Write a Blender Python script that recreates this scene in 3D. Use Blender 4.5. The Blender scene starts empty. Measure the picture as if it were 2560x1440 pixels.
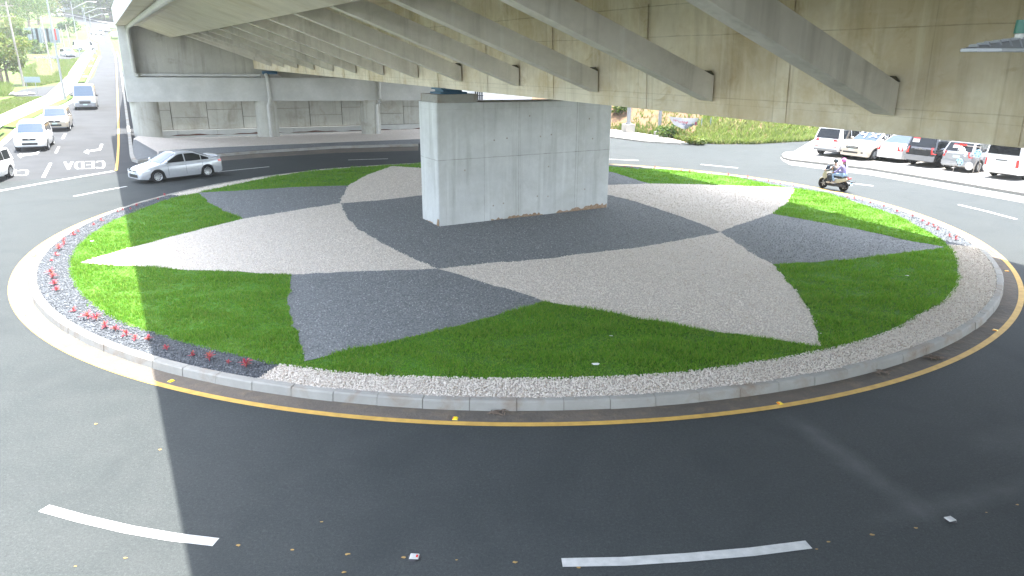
import bpy, math, random
import numpy as np
from mathutils import Matrix, Vector
random.seed(7); rng = np.random.default_rng(11)
R = math.radians
sc = bpy.context.scene
col = sc.collection

# ------------------------------------------------------------------ camera model (fitted to the kerb circle, lane lines and verticals)
FPX, TH, RO, H = 1763.4, 0.3111, 0.0051, 6.1
SD = np.array([-0.4899, 0.8718]); SN = np.array([0.8718, 0.4899])      # bridge axis and its right-hand normal
def ray(px, py):
    x = (px-1280)/FPX; y = (720-py)/FPX
    c, s = math.cos(RO), math.sin(RO); x, y = c*x-s*y, s*x+c*y
    return np.array([x, math.cos(TH)+y*math.sin(TH), -math.sin(TH)+y*math.cos(TH)])
def flat(px, py, z=0.0):
    d = ray(px, py); t = (z-H)/d[2]
    return np.array([d[0]*t, d[1]*t, z])
def B(u, v, z=0.0):                      # bridge frame -> world
    return (u*SN[0]+v*SD[0], u*SN[1]+v*SD[1], z)
def UV(p):
    return p[0]*SN[0]+p[1]*SN[1], p[0]*SD[0]+p[1]*SD[1]
def zt(u, v):                            # lie of the land: flat roundabout, road climbing away to the upper left
    f = min(1.0, max(0.0, (4.0+max(0.0, v-70)-u)/3.0))
    z = 0.0
    if v > 45: z += 0.03*(min(v, 150)-45)
    if v > 150: z += 0.10*(v-150)
    return z*f
def gp(px, py, dz=0.0):                  # pixel -> point on the land
    d = ray(px, py); lo, step = 3.0, 1.0
    t = lo
    while t < 1500:
        p = np.array([0, 0, H])+d*t
        if p[2] <= zt(*UV(p)): break
        lo = t; t += step if t < 120 else 4.0
    hi = t
    for _ in range(40):
        m = (lo+hi)/2; p = np.array([0, 0, H])+d*m
        if p[2] <= zt(*UV(p)): hi = m
        else: lo = m
    p = np.array([0, 0, H])+d*hi
    p[2] = zt(*UV(p))+dz
    return p
def on_u(px, py, u):
    d = ray(px, py); t = u/(d[0]*SN[0]+d[1]*SN[1]); return np.array([0, 0, H])+d*t
def on_v(px, py, v):
    d = ray(px, py); t = v/(d[0]*SD[0]+d[1]*SD[1]); return np.array([0, 0, H])+d*t
def at_depth(px, py, Y):
    d = ray(px, py); return np.array([0, 0, H])+d*(Y/d[1])
G8 = 0.0075                              # gradient of the bridge

# ------------------------------------------------------------------ objects
def tag(o, label=None, cat=None, group=None, kind=None):
    if label: o['label'] = label
    if cat: o['category'] = cat
    if group: o['group'] = group
    if kind: o['kind'] = kind
    return o
def empty(name, loc, rz=0.0, label=None, cat=None, group=None, kind=None):
    o = bpy.data.objects.new(name, None); o.empty_display_size = 0.2
    o.location = loc; o.rotation_euler = (0, 0, rz); col.objects.link(o)
    return tag(o, label, cat, group, kind)
def put(name, me, m, parent=None):
    o = bpy.data.objects.new(name, me); col.objects.link(o)
    if m is not None: me.materials.append(m)
    if parent is not None: o.parent = parent
    return o
def copy_tree(o, parent=None):
    c = o.copy(); col.objects.link(c); c.parent = parent
    for ch in list(o.children): copy_tree(ch, c)
    return c
class MB:
    def __init__(s): s.v = []; s.f = []
    def add(s, vs, fs):
        n = len(s.v); s.v += [tuple(map(float, p)) for p in vs]; s.f += [tuple(i+n for i in q) for q in fs]; return s
    def box(s, x0, x1, y0, y1, z0, z1, M=None):
        vs = [(x, y, z) for z in (z0, z1) for y in (y0, y1) for x in (x0, x1)]
        if M is not None: vs = [M @ Vector(p) for p in vs]
        return s.add(vs, [(0,2,3,1),(4,5,7,6),(0,1,5,4),(2,6,7,3),(0,4,6,2),(1,3,7,5)])
    def hexa(s, a, b):                    # two quads a (bottom), b (top)
        return s.add(list(a)+list(b), [(3,2,1,0),(4,5,6,7)]+[(i,(i+1)%4,4+(i+1)%4,4+i) for i in range(4)])
    def prism(s, poly, fn0, fn1):         # poly 2D, two mapping functions for both ends
        n = len(poly)
        return s.add([fn0(*p) for p in poly]+[fn1(*p) for p in poly], [tuple(range(n))[::-1], tuple(range(n, 2*n))]+[(i,(i+1)%n,n+(i+1)%n,n+i) for i in range(n)])
    def tube(s, pts, rad, n=8, cap=True):
        pts = [Vector(p) for p in pts]; k = len(pts)
        rads = rad if isinstance(rad, (list, tuple)) else [rad]*k
        vs = []
        up0 = Vector((0.13, 0.21, 1)).normalized()
        for i, p in enumerate(pts):
            t = (pts[min(i+1, k-1)]-pts[max(i-1, 0)]).normalized()
            a = t.cross(up0 if abs(t.dot(up0)) < .95 else Vector((1, 0, 0))).normalized(); b = t.cross(a)
            for j in range(n):
                w = 2*math.pi*j/n; vs.append(p+(a*math.cos(w)+b*math.sin(w))*rads[i])
        fs = [(i*n+j, i*n+(j+1)%n, (i+1)*n+(j+1)%n, (i+1)*n+j) for i in range(k-1) for j in range(n)]
        if cap: fs += [tuple(range(n))[::-1], tuple((k-1)*n+j for j in range(n))]
        return s.add(vs, fs)
    def lathe(s, prof, n=20, M=None):     # prof (r, y) turned round local Y
        k = len(prof); vs = []
        for r, y in prof:
            for j in range(n):
                w = 2*math.pi*j/n; vs.append((r*math.cos(w), y, r*math.sin(w)))
        if M is not None: vs = [M @ Vector(p) for p in vs]
        return s.add(vs, [(i*n+j, i*n+(j+1)%n, (i+1)*n+(j+1)%n, (i+1)*n+j) for i in range(k-1) for j in range(n)])
    def ball(s, c, rx, ry, rz, n=10, m=7):
        vs = []; fs = []
        for i in range(m+1):
            a = math.pi*i/m
            for j in range(n):
                w = 2*math.pi*j/n; vs.append((c[0]+rx*math.sin(a)*math.cos(w), c[1]+ry*math.sin(a)*math.sin(w), c[2]+rz*math.cos(a)))
        for i in range(m):
            for j in range(n): fs.append((i*n+j, (i+1)*n+j, (i+1)*n+(j+1)%n, i*n+(j+1)%n))
        return s.add(vs, fs)
    def strip(s, A, Bs):
        n = len(A); return s.add(list(A)+list(Bs), [(i, i+1, n+i+1, n+i) for i in range(n-1)])
    def poly(s, pts): return s.add(pts, [tuple(range(len(pts)))])
    def build(s, name, m, parent=None, world=False, smooth=None, loc=None):
        v = s.v
        off = None
        if world and parent is not None: off = parent.location
        if loc is not None: off = Vector(loc)
        if off is not None: v = [(p[0]-off[0], p[1]-off[1], p[2]-off[2]) for p in v]
        me = bpy.data.meshes.new(name); me.from_pydata(v, [], s.f); me.validate()
        if smooth is not None:
            for p in me.polygons: p.use_smooth = True
            me.set_sharp_from_angle(angle=R(smooth))
        o = put(name, me, m, parent)
        if loc is not None: o.location = loc
        return o
def np_mesh(name, V, F, m, parent=None, smooth=False):
    me = bpy.data.meshes.new(name)
    V = np.ascontiguousarray(V, dtype=np.float32); F = np.ascontiguousarray(F, dtype=np.int32)
    me.vertices.add(len(V)); me.vertices.foreach_set('co', V.ravel())
    k = F.shape[1]
    me.loops.add(F.size); me.loops.foreach_set('vertex_index', F.ravel())
    me.polygons.add(len(F)); me.polygons.foreach_set('loop_start', np.arange(0, F.size, k, dtype=np.int32))
    if smooth: me.polygons.foreach_set('use_smooth', np.ones(len(F), dtype=bool))
    me.update(calc_edges=True)
    return put(name, me, m, parent)
def fill(name, pts, m, parent=None, kind=None, thick=0.0):
    """flat outline (world points) as a triangulated sheet, optionally with a skirt of the given depth"""
    from mathutils.geometry import tessellate_polygon
    P = [Vector(p) for p in pts]
    tri = tessellate_polygon([[Vector((p.x, p.y, 0)) for p in P]])
    mb = MB(); vs = [tuple(p) for p in P]; fs = []
    for t in tri:
        a, b, c = (P[i] for i in t)
        fs.append(tuple(t) if (b-a).cross(c-a).z > 0 else (t[0], t[2], t[1]))
    n = len(P)
    if thick:
        vs += [(p.x, p.y, p.z-thick) for p in P]; fs += [(i, (i+1) % n, n+(i+1) % n, n+i) for i in range(n)]
    mb.add(vs, fs)
    o = mb.build(name, m, parent)
    if kind: o['kind'] = kind
    return o

# ------------------------------------------------------------------ materials
class NT:
    def __init__(s, name):
        s.m = bpy.data.materials.new(name); s.m.use_nodes = True; s.t = s.m.node_tree; s.n = s.t.nodes; s.l = s.t.links
        s.b = s.n['Principled BSDF']; s.out = s.n['Material Output']
        s.tc = s.n.new('ShaderNodeTexCoord'); s.o = s.tc.outputs['Object']
    def link(s, a, b): s.l.new(a, b)
    def val(s, x, sock):
        if hasattr(x, 'links'): s.link(x, sock)
        else: sock.default_value = x
    def map(s, sx, sy, sz):
        n = s.n.new('ShaderNodeMapping'); n.inputs['Scale'].default_value = (sx, sy, sz); s.link(s.o, n.inputs['Vector']); return n.outputs[0]
    def noise(s, scale, detail=4, rough=.55, vec=None, dist=0.0):
        n = s.n.new('ShaderNodeTexNoise'); n.inputs['Scale'].default_value = scale; n.inputs['Detail'].default_value = detail
        n.inputs['Roughness'].default_value = rough; n.inputs['Distortion'].default_value = dist
        s.link(vec or s.o, n.inputs['Vector']); return n.outputs['Fac']
    def voro(s, scale, feature='F1', out='Distance', vec=None):
        n = s.n.new('ShaderNodeTexVoronoi'); n.feature = feature; n.inputs['Scale'].default_value = scale; s.link(vec or s.o, n.inputs['Vector']); return n.outputs[out]
    def math(s, op, a, b=0.0, c=None):
        n = s.n.new('ShaderNodeMath'); n.operation = op; s.val(a, n.inputs[0]); s.val(b, n.inputs[1])
        if c is not None: s.val(c, n.inputs[2])
        return n.outputs[0]
    def ramp(s, x, a, b, lo=0.0, hi=1.0):
        n = s.n.new('ShaderNodeMapRange'); n.clamp = True
        s.val(x, n.inputs[0])
        for i, q in enumerate((a, b, lo, hi)): n.inputs[1+i].default_value = q
        return n.outputs[0]
    def mix(s, f, a, b, mode='MIX'):
        n = s.n.new('ShaderNodeMix'); n.data_type = 'RGBA'; n.blend_type = mode
        s.val(f, n.inputs[0])
        for q, sock in ((a, n.inputs[6]), (b, n.inputs[7])):
            if hasattr(q, 'links'): s.link(q, sock)
            else: sock.default_value = (*q, 1)
        return n.outputs[2]
    def xyz(s):
        n = s.n.new('ShaderNodeSeparateXYZ'); s.link(s.o, n.inputs[0]); return n.outputs
    def island(s):
        n = s.n.new('ShaderNodeNewGeometry'); return n.outputs['Random Per Island']
    def bump(s, h, strength=.3, dist=.02):
        n = s.n.new('ShaderNodeBump'); n.inputs['Strength'].default_value = strength; n.inputs['Distance'].default_value = dist
        s.link(h, n.inputs['Height']); s.link(n.outputs[0], s.b.inputs['Normal'])
    def done(s, c, rough=.8, spec=.3, metal=0.0, coat=0.0):
        if hasattr(c, 'links'): s.link(c, s.b.inputs['Base Color'])
        else: s.b.inputs['Base Color'].default_value = (*c, 1)
        s.val(rough, s.b.inputs['Roughness']); s.b.inputs['Specular IOR Level'].default_value = spec
        s.b.inputs['Metallic'].default_value = metal; s.b.inputs['Coat Weight'].default_value = coat
        s.b.inputs['Coat Roughness'].default_value = .06
        return s.m
def plain(name, c, rough=.6, spec=.4, metal=0.0, coat=0.0, var=.06, sc_=6.0):
    t = NT(name)
    n = t.noise(sc_, 3)
    c2 = t.mix(t.ramp(n, .3, .7), tuple(x*(1-var) for x in c), tuple(min(1, x*(1+var)) for x in c))
    return t.done(c2, rough, spec, metal, coat)
def ungraded(a): return a

def m_asphalt():
    t = NT('asphalt')
    big = t.noise(.12, 3); mid = t.noise(1.3, 4, .6); fine = t.noise(55, 2, .7); pit = t.voro(38)
    c = t.mix(t.ramp(big, .3, .7), (.0285, .0345, .0345), (.0375, .0430, .0428))
    c = t.mix(t.ramp(mid, .35, .75, 0, .55), c, (.050, .0545, .0545))
    c = t.mix(t.ramp(fine, .45, .8, 0, .45), c, (.08, .084, .082))
    c = t.mix(t.ramp(t.noise(21, 3, .8), .50, .66, 0, .32), c, (.080, .086, .085))
    c = t.mix(t.ramp(t.noise(27, 3, .8), .54, .68, 0, .45), c, (.016, .019, .020))
    c = t.mix(t.ramp(t.noise(.5, 5, .65, dist=1.0), .48, .7, 0, .4), c, (.026, .031, .032))
    c = t.mix(t.ramp(t.noise(9, 3), .62, .72, 0, .5), c, (.032, .034, .035))
    # pale soft-edged streaks mixed into the colour across the near right
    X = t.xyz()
    for (a, b, w, k) in PALE_STREAKS:
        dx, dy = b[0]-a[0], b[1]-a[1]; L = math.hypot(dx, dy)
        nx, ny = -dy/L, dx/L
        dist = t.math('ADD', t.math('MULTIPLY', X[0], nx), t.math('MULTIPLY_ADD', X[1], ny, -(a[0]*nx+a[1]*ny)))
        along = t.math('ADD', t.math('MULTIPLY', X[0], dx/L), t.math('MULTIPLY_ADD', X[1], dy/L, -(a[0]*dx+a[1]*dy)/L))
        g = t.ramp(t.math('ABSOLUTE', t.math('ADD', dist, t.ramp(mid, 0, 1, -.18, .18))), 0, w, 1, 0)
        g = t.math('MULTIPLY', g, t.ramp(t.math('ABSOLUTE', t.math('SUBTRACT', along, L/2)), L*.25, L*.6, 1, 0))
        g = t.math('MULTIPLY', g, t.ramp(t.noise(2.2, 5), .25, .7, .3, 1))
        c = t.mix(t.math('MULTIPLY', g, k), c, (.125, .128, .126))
    t.bump(t.math('ADD', fine, t.math('MULTIPLY', pit, .6)), .35, .006)
    return t.done(c, t.ramp(mid, .2, .8, .75, .9), .14)
def m_concrete(name, c=(.40, .385, .345), stain=(.27, .22, .14), amt=.5, streak=True, lines=None, board=0.0, sc_=1.0, blotch=0.0):
    t = NT(name)
    a = t.noise(.8*sc_, 5, .62); b = t.noise(6*sc_, 4); f = t.noise(45, 2)
    k = t.mix(t.ramp(a, .28, .72), tuple(x*.86 for x in c), tuple(min(.8, x*1.12) for x in c))
    k = t.mix(t.ramp(b, .3, .8, 0, .35), k, tuple(x*.78 for x in c))
    s1 = t.ramp(t.noise(.55*sc_, 6, .68, dist=.6), .5, .68, 0, amt)
    k = t.mix(s1, k, stain)
    if blotch:
        k = t.mix(t.ramp(t.noise(.33, 6, .7, dist=.4), .44, .60, 0, blotch), k, (.40, .29, .125))
        k = t.mix(t.ramp(t.noise(1.7, 6, .7, dist=.8), .56, .70, 0, blotch), k, (.33, .235, .10))
        k = t.mix(t.ramp(t.noise(2.3, 4, .6, t.map(.5, .16, 1.0)), .55, .72, 0, blotch*.7), k, (.70, .66, .55))
    if streak:
        st = t.noise(1.0, 5, .6, t.map(2.6, 2.6, .22))
        k = t.mix(t.ramp(st, .52, .75, 0, .4), k, tuple(x*.6 for x in stain))
        st2 = t.noise(1.0, 5, .6, t.map(4.1, 4.1, .18))
        k = t.mix(t.ramp(st2, .56, .75, 0, .35), k, tuple(min(.8, x*1.35) for x in c))
    if lines:
        X = t.xyz(); wob = t.ramp(t.noise(1.6, 3), 0, 1, -.03, .03)
        for axis, pos, w, dk in lines:
            q = t.math('ABSOLUTE', t.math('ADD', t.math('SUBTRACT', X[axis], pos), t.math('MULTIPLY', wob, .5)))
            g = t.math('MULTIPLY', t.ramp(q, w*.4, w, 1, 0), t.ramp(t.noise(3.5, 3), .3, .65, .25, 1))
            k = t.mix(t.math('MULTIPLY', g, dk), k, (.10, .085, .06))
    t.bump(t.math('ADD', f, t.math('MULTIPLY', b, 1.5)), .25, .008)
    return t.done(k, .85, .25)
def m_gravel(name, c0, c1, c2, scale=26):
    t = NT(name)
    n = t.n.new('ShaderNodeTexVoronoi'); n.inputs['Scale'].default_value = scale; t.link(t.o, n.inputs['Vector'])
    sep = t.n.new('ShaderNodeSeparateColor'); t.link(n.outputs['Color'], sep.inputs[0])
    k = t.mix(sep.outputs[0], c0, c1)
    k = t.mix(t.ramp(sep.outputs[1], .7, 1, 0, .8), k, c2)
    k = t.mix(t.ramp(n.outputs['Distance'], .3, .75, 0, .5), k, tuple(x*.35 for x in c0))
    k = t.mix(t.ramp(t.noise(.35, 4), .3, .7, 0, .25), k, tuple(x*.75 for x in c0))
    t.bump(t.math('MULTIPLY', n.outputs['Distance'], -1.0), .8, .03)
    return t.done(k, .85, .25)
def m_pebble(name, c0, c1, c2):
    t = NT(name); i = t.island()
    k = t.mix(i, c0, c1); k = t.mix(t.ramp(t.math('FRACT', t.math('MULTIPLY', i, 17.3)), .8, .82), k, c2)
    return t.done(k, .8, .3)
def m_leaf(name, c0, c1, c2=None, trans=.35, patch=.0, patchc=(.2, .2, .03)):
    t = NT(name); i = t.island()
    k = t.mix(i, c0, c1)
    if c2: k = t.mix(t.ramp(t.math('FRACT', t.math('MULTIPLY', i, 13.7)), .75, .8), k, c2)
    if patch: k = t.mix(t.ramp(t.noise(.45, 5, .65), .45, .65, 0, patch), k, patchc)
    t.done(k, .6, .25)
    tr = t.n.new('ShaderNodeBsdfTranslucent'); t.link(k, tr.inputs[0])
    mx = t.n.new('ShaderNodeMixShader'); mx.inputs[0].default_value = trans
    t.link(t.b.outputs[0], mx.inputs[1]); t.link(tr.outputs[0], mx.inputs[2]); t.link(mx.outputs[0], t.out.inputs[0])
    return t.m
def m_ground(name, c0, c1, c2, s1=.25, s2=2.5):
    t = NT(name); a = t.noise(s1, 5, .6); b = t.noise(s2, 5, .65); f = t.noise(30, 2)
    k = t.mix(t.ramp(a, .38, .62), c0, c1); k = t.mix(t.ramp(b, .5, .7, 0, .7), k, c2); k = t.mix(t.ramp(f, .4, .8, 0, .3), k, tuple(x*.6 for x in c0))
    t.bump(b, .6, .1)
    return t.done(k, .9, .15)
def m_emit(name, c, s):
    t = NT(name); t.b.inputs['Emission Color'].default_value = (*c, 1); t.b.inputs['Emission Strength'].default_value = s
    return t.done(c, .4)

def fg(px, py): p = flat(px, py); return (p[0], p[1])
PALE_STREAKS = [(fg(1960, 1030), fg(2330, 1300), .34, .42), (fg(2180, 1310), fg(2640, 1190), .28, .30), (fg(2440, 1120), fg(2640, 1080), .5, .2)]
M = {}
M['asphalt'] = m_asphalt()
M['far_asphalt'] = plain('weathered_asphalt', (.046, .048, .050), .9, .12, var=.12, sc_=.6)
M['sidewalk'] = m_concrete('pale_concrete', (.34, .325, .295), (.24, .21, .175), .25, False)
M['kerb'] = m_concrete('kerb_concrete', (.285, .28, .255), (.20, .145, .10), .8, False, sc_=1.6)
M['gutter'] = m_ground('gutter_dirt', (.105, .095, .082), (.14, .12, .10), (.19, .15, .11), .5, 3.0)
M['seam'] = plain('mortar', (.12, .10, .08), .9)
M['white_gravel'] = m_gravel('white_gravel', (.60, .545, .48), (.71, .655, .585), (.49, .425, .355), 30)
M['dark_gravel'] = m_gravel('dark_gravel', (.145, .155, .158), (.22, .232, .235), (.32, .328, .328), 24)
M['ring_gravel'] = m_gravel('ring_gravel', (.065, .074, .084), (.11, .122, .135), (.18, .19, .20), 24)
M['ring_pebble'] = m_pebble('ring_pebble', (.07, .078, .088), (.125, .135, .148), (.19, .20, .21))
M['white_pebble'] = m_pebble('white_pebble', (.59, .54, .475), (.74, .685, .61), (.47, .40, .325))
M['dark_pebble'] = m_pebble('dark_pebble', (.145, .155, .158), (.235, .245, .25), (.33, .335, .335))
M['lawn_soil'] = m_ground('lawn_soil', (.055, .15, .018), (.075, .19, .022), (.10, .15, .03), .4, 3)
M['grass'] = m_leaf('grass_blade', (.072, .19, .013), (.160, .345, .027), (.225, .325, .05), .5, .25, (.17, .27, .045))
M['white_paint'] = plain('white_road_paint', (.42, .425, .41), .7, .2, var=.14, sc_=7)
M['yellow_paint'] = plain('yellow_road_paint', (.50, .315, .08), .7, .2, var=.14, sc_=5)
M['steel'] = plain('galvanised_steel', (.26, .27, .28), .5, .4, .4)
M['dark_metal'] = plain('dark_metal', (.03, .032, .035), .5)
M['pvc'] = plain('grey_pvc', (.42, .42, .39), .45, .4, var=.08, sc_=2)
M['blue_bearing'] = plain('blue_bearing_paint', (.035, .10, .17), .5)
M['wood'] = plain('weathered_wood', (.30, .27, .24), .9, var=.2)
M['pole_concrete'] = m_concrete('pole_concrete', (.45, .45, .43), (.3, .28, .24), .3, True)
M['rubber'] = plain('tyre_rubber', (.018, .018, .019), .8, .2)
M['rim'] = plain('alloy_rim', (.45, .46, .47), .3, .5, .7)
M['glass'] = plain('tinted_glass', (.010, .012, .014), .06, .35, 0, 0)
M['shield_glass'] = plain('windshield_glass', (.03, .05, .08), .05, .35, 0, .1)
M['chrome'] = plain('chrome', (.7, .7, .7), .15, .5, 1.0)
M['black_trim'] = plain('black_trim', (.02, .02, .021), .5)
M['grey_trim'] = plain('grey_trim', (.16, .165, .17), .55)
M['red_lens'] = plain('red_lens', (.55, .02, .015), .2, .6, 0, .5)
M['clear_lens'] = plain('clear_lens', (.55, .58, .60), .12, .7, 0, .8)
M['amber_lens'] = plain('amber_lens', (.75, .16, .02), .2, .5, 0, .5)
M['plate'] = plain('number_plate', (.45, .58, .56), .5)
M['paint_white'] = plain('white_car_paint', (.60, .61, .62), .25, .5, 0, .6, .02)
M['paint_silver'] = plain('silver_car_paint', (.46, .48, .505), .26, .5, .25, .8, .02)
M['paint_grey'] = plain('grey_silver_car_paint', (.25, .26, .275), .3, .5, .3, .6, .02)
M['paint_gold'] = plain('champagne_car_paint', (.40, .345, .265), .28, .5, .3, .7, .02)
M['paint_beige'] = plain('beige_car_paint', (.42, .38, .32), .3, .5, .2, .5, .02)
M['paint_black'] = plain('black_car_paint', (.014, .015, .016), .12, .6, 0, 1.0, .02)
M['paint_red'] = plain('red_car_paint', (.55, .03, .02), .25, .5, 0, .6, .02)
M['paint_yellow'] = plain('taxi_yellow_paint', (.75, .42, .05), .25, .5, 0, .6, .02)
M['paint_cream'] = plain('cream_scooter_paint', (.42, .385, .30), .3, .5, 0, .5, .02)
# ------------------------------------------------------------------ land
TZ = math.atan2(SN[1], SN[0])
us = [-420, -330, -260, -200, -160, -130, -105, -85, -70, -58, -48, -40, -33, -27, -22, -18, -14, -10, -6, -3, 0, 1, 2.5, 4, 12, 30, 60, 100, 160, 260, 420]
vs_ = [-260, -140, -70, -35, 0, 25, 45] + list(range(50, 150, 10)) + [150] + list(range(165, 520, 15)) + [560, 620, 700]
rl = random.Random(3)
mb = MB(); V = []
for v in vs_:
    for u in us:
        z = zt(u, v)-.06
        if u < -26 and v > 55: z += rl.uniform(-.15, .15)*min(1, (-26-u)/20)
        V.append(B(u, v, z))
nu = len(us)
mb.add(V, [(i*nu+j, i*nu+j+1, (i+1)*nu+j+1, (i+1)*nu+j) for i in range(len(vs_)-1) for j in range(nu-1)])
M['land'] = m_ground('grassy_ground', (.060, .095, .022), (.085, .12, .03), (.125, .11, .06), .06, .9)
land = mb.build('ground', M['land'], smooth=40); land['kind'] = 'structure'

# roads: one flat asphalt sheet for the roundabout, a strip that climbs away
road = MB()
for (u0, u1, v0, v1) in ((-60, 4, -70, 45), (4, 120, -70, 45), (4, 120, 45, 66)):
    road.poly([B(u0, v0), B(u1, v0), B(u1, v1), B(u0, v1)])
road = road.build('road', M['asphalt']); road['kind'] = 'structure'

def uvline(pix): return [UV(gp(*p)) for p in pix]
def interp(line, v):
    line = sorted(line, key=lambda q: q[1])
    return float(np.interp(v, [q[1] for q in line], [q[0] for q in line]))
Ledge = uvline([(0, 372), (38, 338), (110, 292), (180, 256), (217, 207), (252, 142), (258, 118), (262, 98), (266, 84), (262, 70)])
Redge = uvline([(300, 420), (303, 362), (302, 300), (300, 220), (298, 150), (297, 120), (293, 95), (289, 80), (284, 70)])
Lv = [45]+[x for x in np.arange(48, 150, 6)]+[150]+[x for x in range(165, 300, 15)]
mb = MB()
cA = [B(interp(Ledge, v), v, zt(-5, v)) for v in Lv]; cB = [B(1.0, v, zt(1.0, v)) for v in Lv]; cC = [B(4.0, v, zt(4.0, v)+.003) for v in Lv]
mb.strip(cA, cB); mb.strip(cB, cC)
o = mb.build('approach_road', M['far_asphalt']); o['kind'] = 'structure'

# highway that sweeps across the hill at the top left
def px_strip(name, A, Bp, m, dz, n=10, kind='structure', parent=None):
    def res(L):
        L = [np.array(p, float) for p in L]; t = np.linspace(0, len(L)-1, n*(len(L)-1)+1); out = []
        for x in t:
            i = min(int(x), len(L)-2); q = L[i]*(1-(x-i))+L[i+1]*(x-i); out.append(tuple(gp(q[0], q[1], dz)))
        return out
    mb = MB(); mb.strip(res(A), res(Bp)); o = mb.build(name, m, parent)
    if kind and parent is None: o['kind'] = kind
    return o
px_strip('highway', [(138, 36), (175, 47), (215, 57), (250, 66), (290, 73)], [(140, 26), (180, 34), (220, 42), (255, 49), (292, 55)], M['far_asphalt'], .12)
px_strip('highway_median', [(160, 38), (200, 46), (245, 57), (288, 64)], [(160, 37.2), (200, 44.6), (245, 55.6), (288, 62.4)], M['sidewalk'], .5)
px_strip('slip_road', [(180, 48), (210, 62), (240, 74), (268, 84)], [(185, 43), (215, 57), (246, 67), (283, 74)], M['far_asphalt'], .05)
px_strip('forecourt', [(222, 86), (228, 97), (244, 104), (256, 112)], [(238, 78), (244, 84), (254, 92), (261, 100)], M['sidewalk'], .05)
px_strip('side_road', [(83, 142), (120, 141), (170, 136), (206, 130), (240, 126)], [(83, 146), (120, 147), (172, 148), (212, 140), (240, 134)], M['far_asphalt'], .02)
px_strip('driveway', [(36, 232), (55, 224), (95, 218), (140, 214), (196, 209), (218, 207)], [(36, 240), (75, 243), (118, 240), (150, 238), (182, 241), (200, 236)], M['far_asphalt'], .01)

# left pavement: concrete walk, grass verge, kerb with gutter
def px_poly(name, pix, m, dz, thick=0.0, kind='structure', parent=None):
    o = fill(name, [gp(x, y, dz) for x, y in pix], m, parent, None, thick)
    if kind and parent is None: o['kind'] = kind
    return o
px_strip('sidewalk', [(-60, 325), (0, 291), (60, 264), (117, 240), (147, 212), (160, 200), (180, 172), (200, 145), (213, 130), (224, 108)], [(-60, 372), (5, 319), (80, 285), (158, 250), (185, 228), (196, 204), (214, 170), (231, 140), (238, 128), (243, 110)], M['sidewalk'], .12, 6)
px_strip('verge', [(8, 319), (60, 294), (110, 271), (158, 250), (172, 240)], [(38, 322), (75, 302), (113, 282), (165, 258), (182, 243)], M['lawn_soil'], .11, 8)
px_strip('verge', [(195, 207), (203, 190), (214, 170), (232, 140)], [(212, 206), (219, 192), (229, 170), (244, 140)], M['lawn_soil'], .11, 8)
px_strip('verge', [(-50, 365), (-20, 345), (8, 328)], [(-40, 372), (-12, 352), (12, 332)], M['lawn_soil'], .115, 8)
for A_, B_ in (((207, 193), (229, 193)), ((222, 166), (240, 166)), ((228, 149), (246, 149))):
    px_strip('paving_crossing', [(A_[0], A_[1]-1.2), (B_[0]-9, B_[1]-1.2)], [(A_[0]-.6, A_[1]+1.2), (B_[0]-10, B_[1]+1.2)], M['sidewalk'], .125, 3)
px_strip('gutter', [(-40, 391), (0, 357), (37, 322), (110, 282), (180, 250), (214, 207), (246, 142)], [(-40, 408), (0, 372), (36, 340), (110, 294), (183, 256), (218, 207), (253, 142)], M['sidewalk'], .02, 8)
# pale kerb along the right of the approach road and round the abutment apron
E0 = [(291, 130), (298, 150), (301, 180), (306, 220), (314, 290), (321, 350), (325, 392), (330, 404), (345, 408), (420, 401), (545, 392), (646, 383.5), (840, 371.5), (1000, 367), (1046, 366)]
mb = MB(); pts = [gp(*p) for p in E0]
inn = []; out = []
for i, p in enumerate(pts):
    t = pts[min(i+1, len(pts)-1)]-pts[max(i-1, 0)]; t /= np.linalg.norm(t); nrm = np.array([-t[1], t[0], 0])
    out.append(p-nrm*.0); inn.append(p+nrm*.22)
ring = lambda L, z: [(p[0], p[1], p[2]+z) for p in L]
mb.strip(ring(out, -.02), ring(out, .17)); mb.strip(ring(out, .17), ring(inn, .17)); mb.strip(ring(inn, .17), ring(inn, -.02))
o = mb.build('apron_kerb', M['kerb']); o['kind'] = 'structure'
mb = MB(); mb.strip([tuple(p-[0, 0, 0]) for p in [gp(x, y+11, .006) for x, y in E0[8:]]], [gp(x, y+1, .006) for x, y in E0[8:]])
o = mb.build('gutter', M['gutter']); o['kind'] = 'structure'
# gravel apron under the abutment
px_poly('gravel_apron', [(329, 402), (335, 352), (345, 345), (420, 350), (650, 345), (1060, 325), (1060, 352), (640, 369), (470, 377), (398, 384), (396, 398)], M['white_gravel'], .16, .1)
px_poly('dark_gravel_strip', [(330, 403), (334, 355), (398, 352), (394, 399), (344, 406)], M['dark_gravel'], .17, .02)
px_poly('dark_gravel_strip', [(396, 399), (398, 385), (470, 378), (640, 370), (1060, 352.5), (1060, 364), (840, 369.5), (646, 381), (545, 389.5), (420, 399)], M['dark_gravel'], .17, .02)
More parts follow.
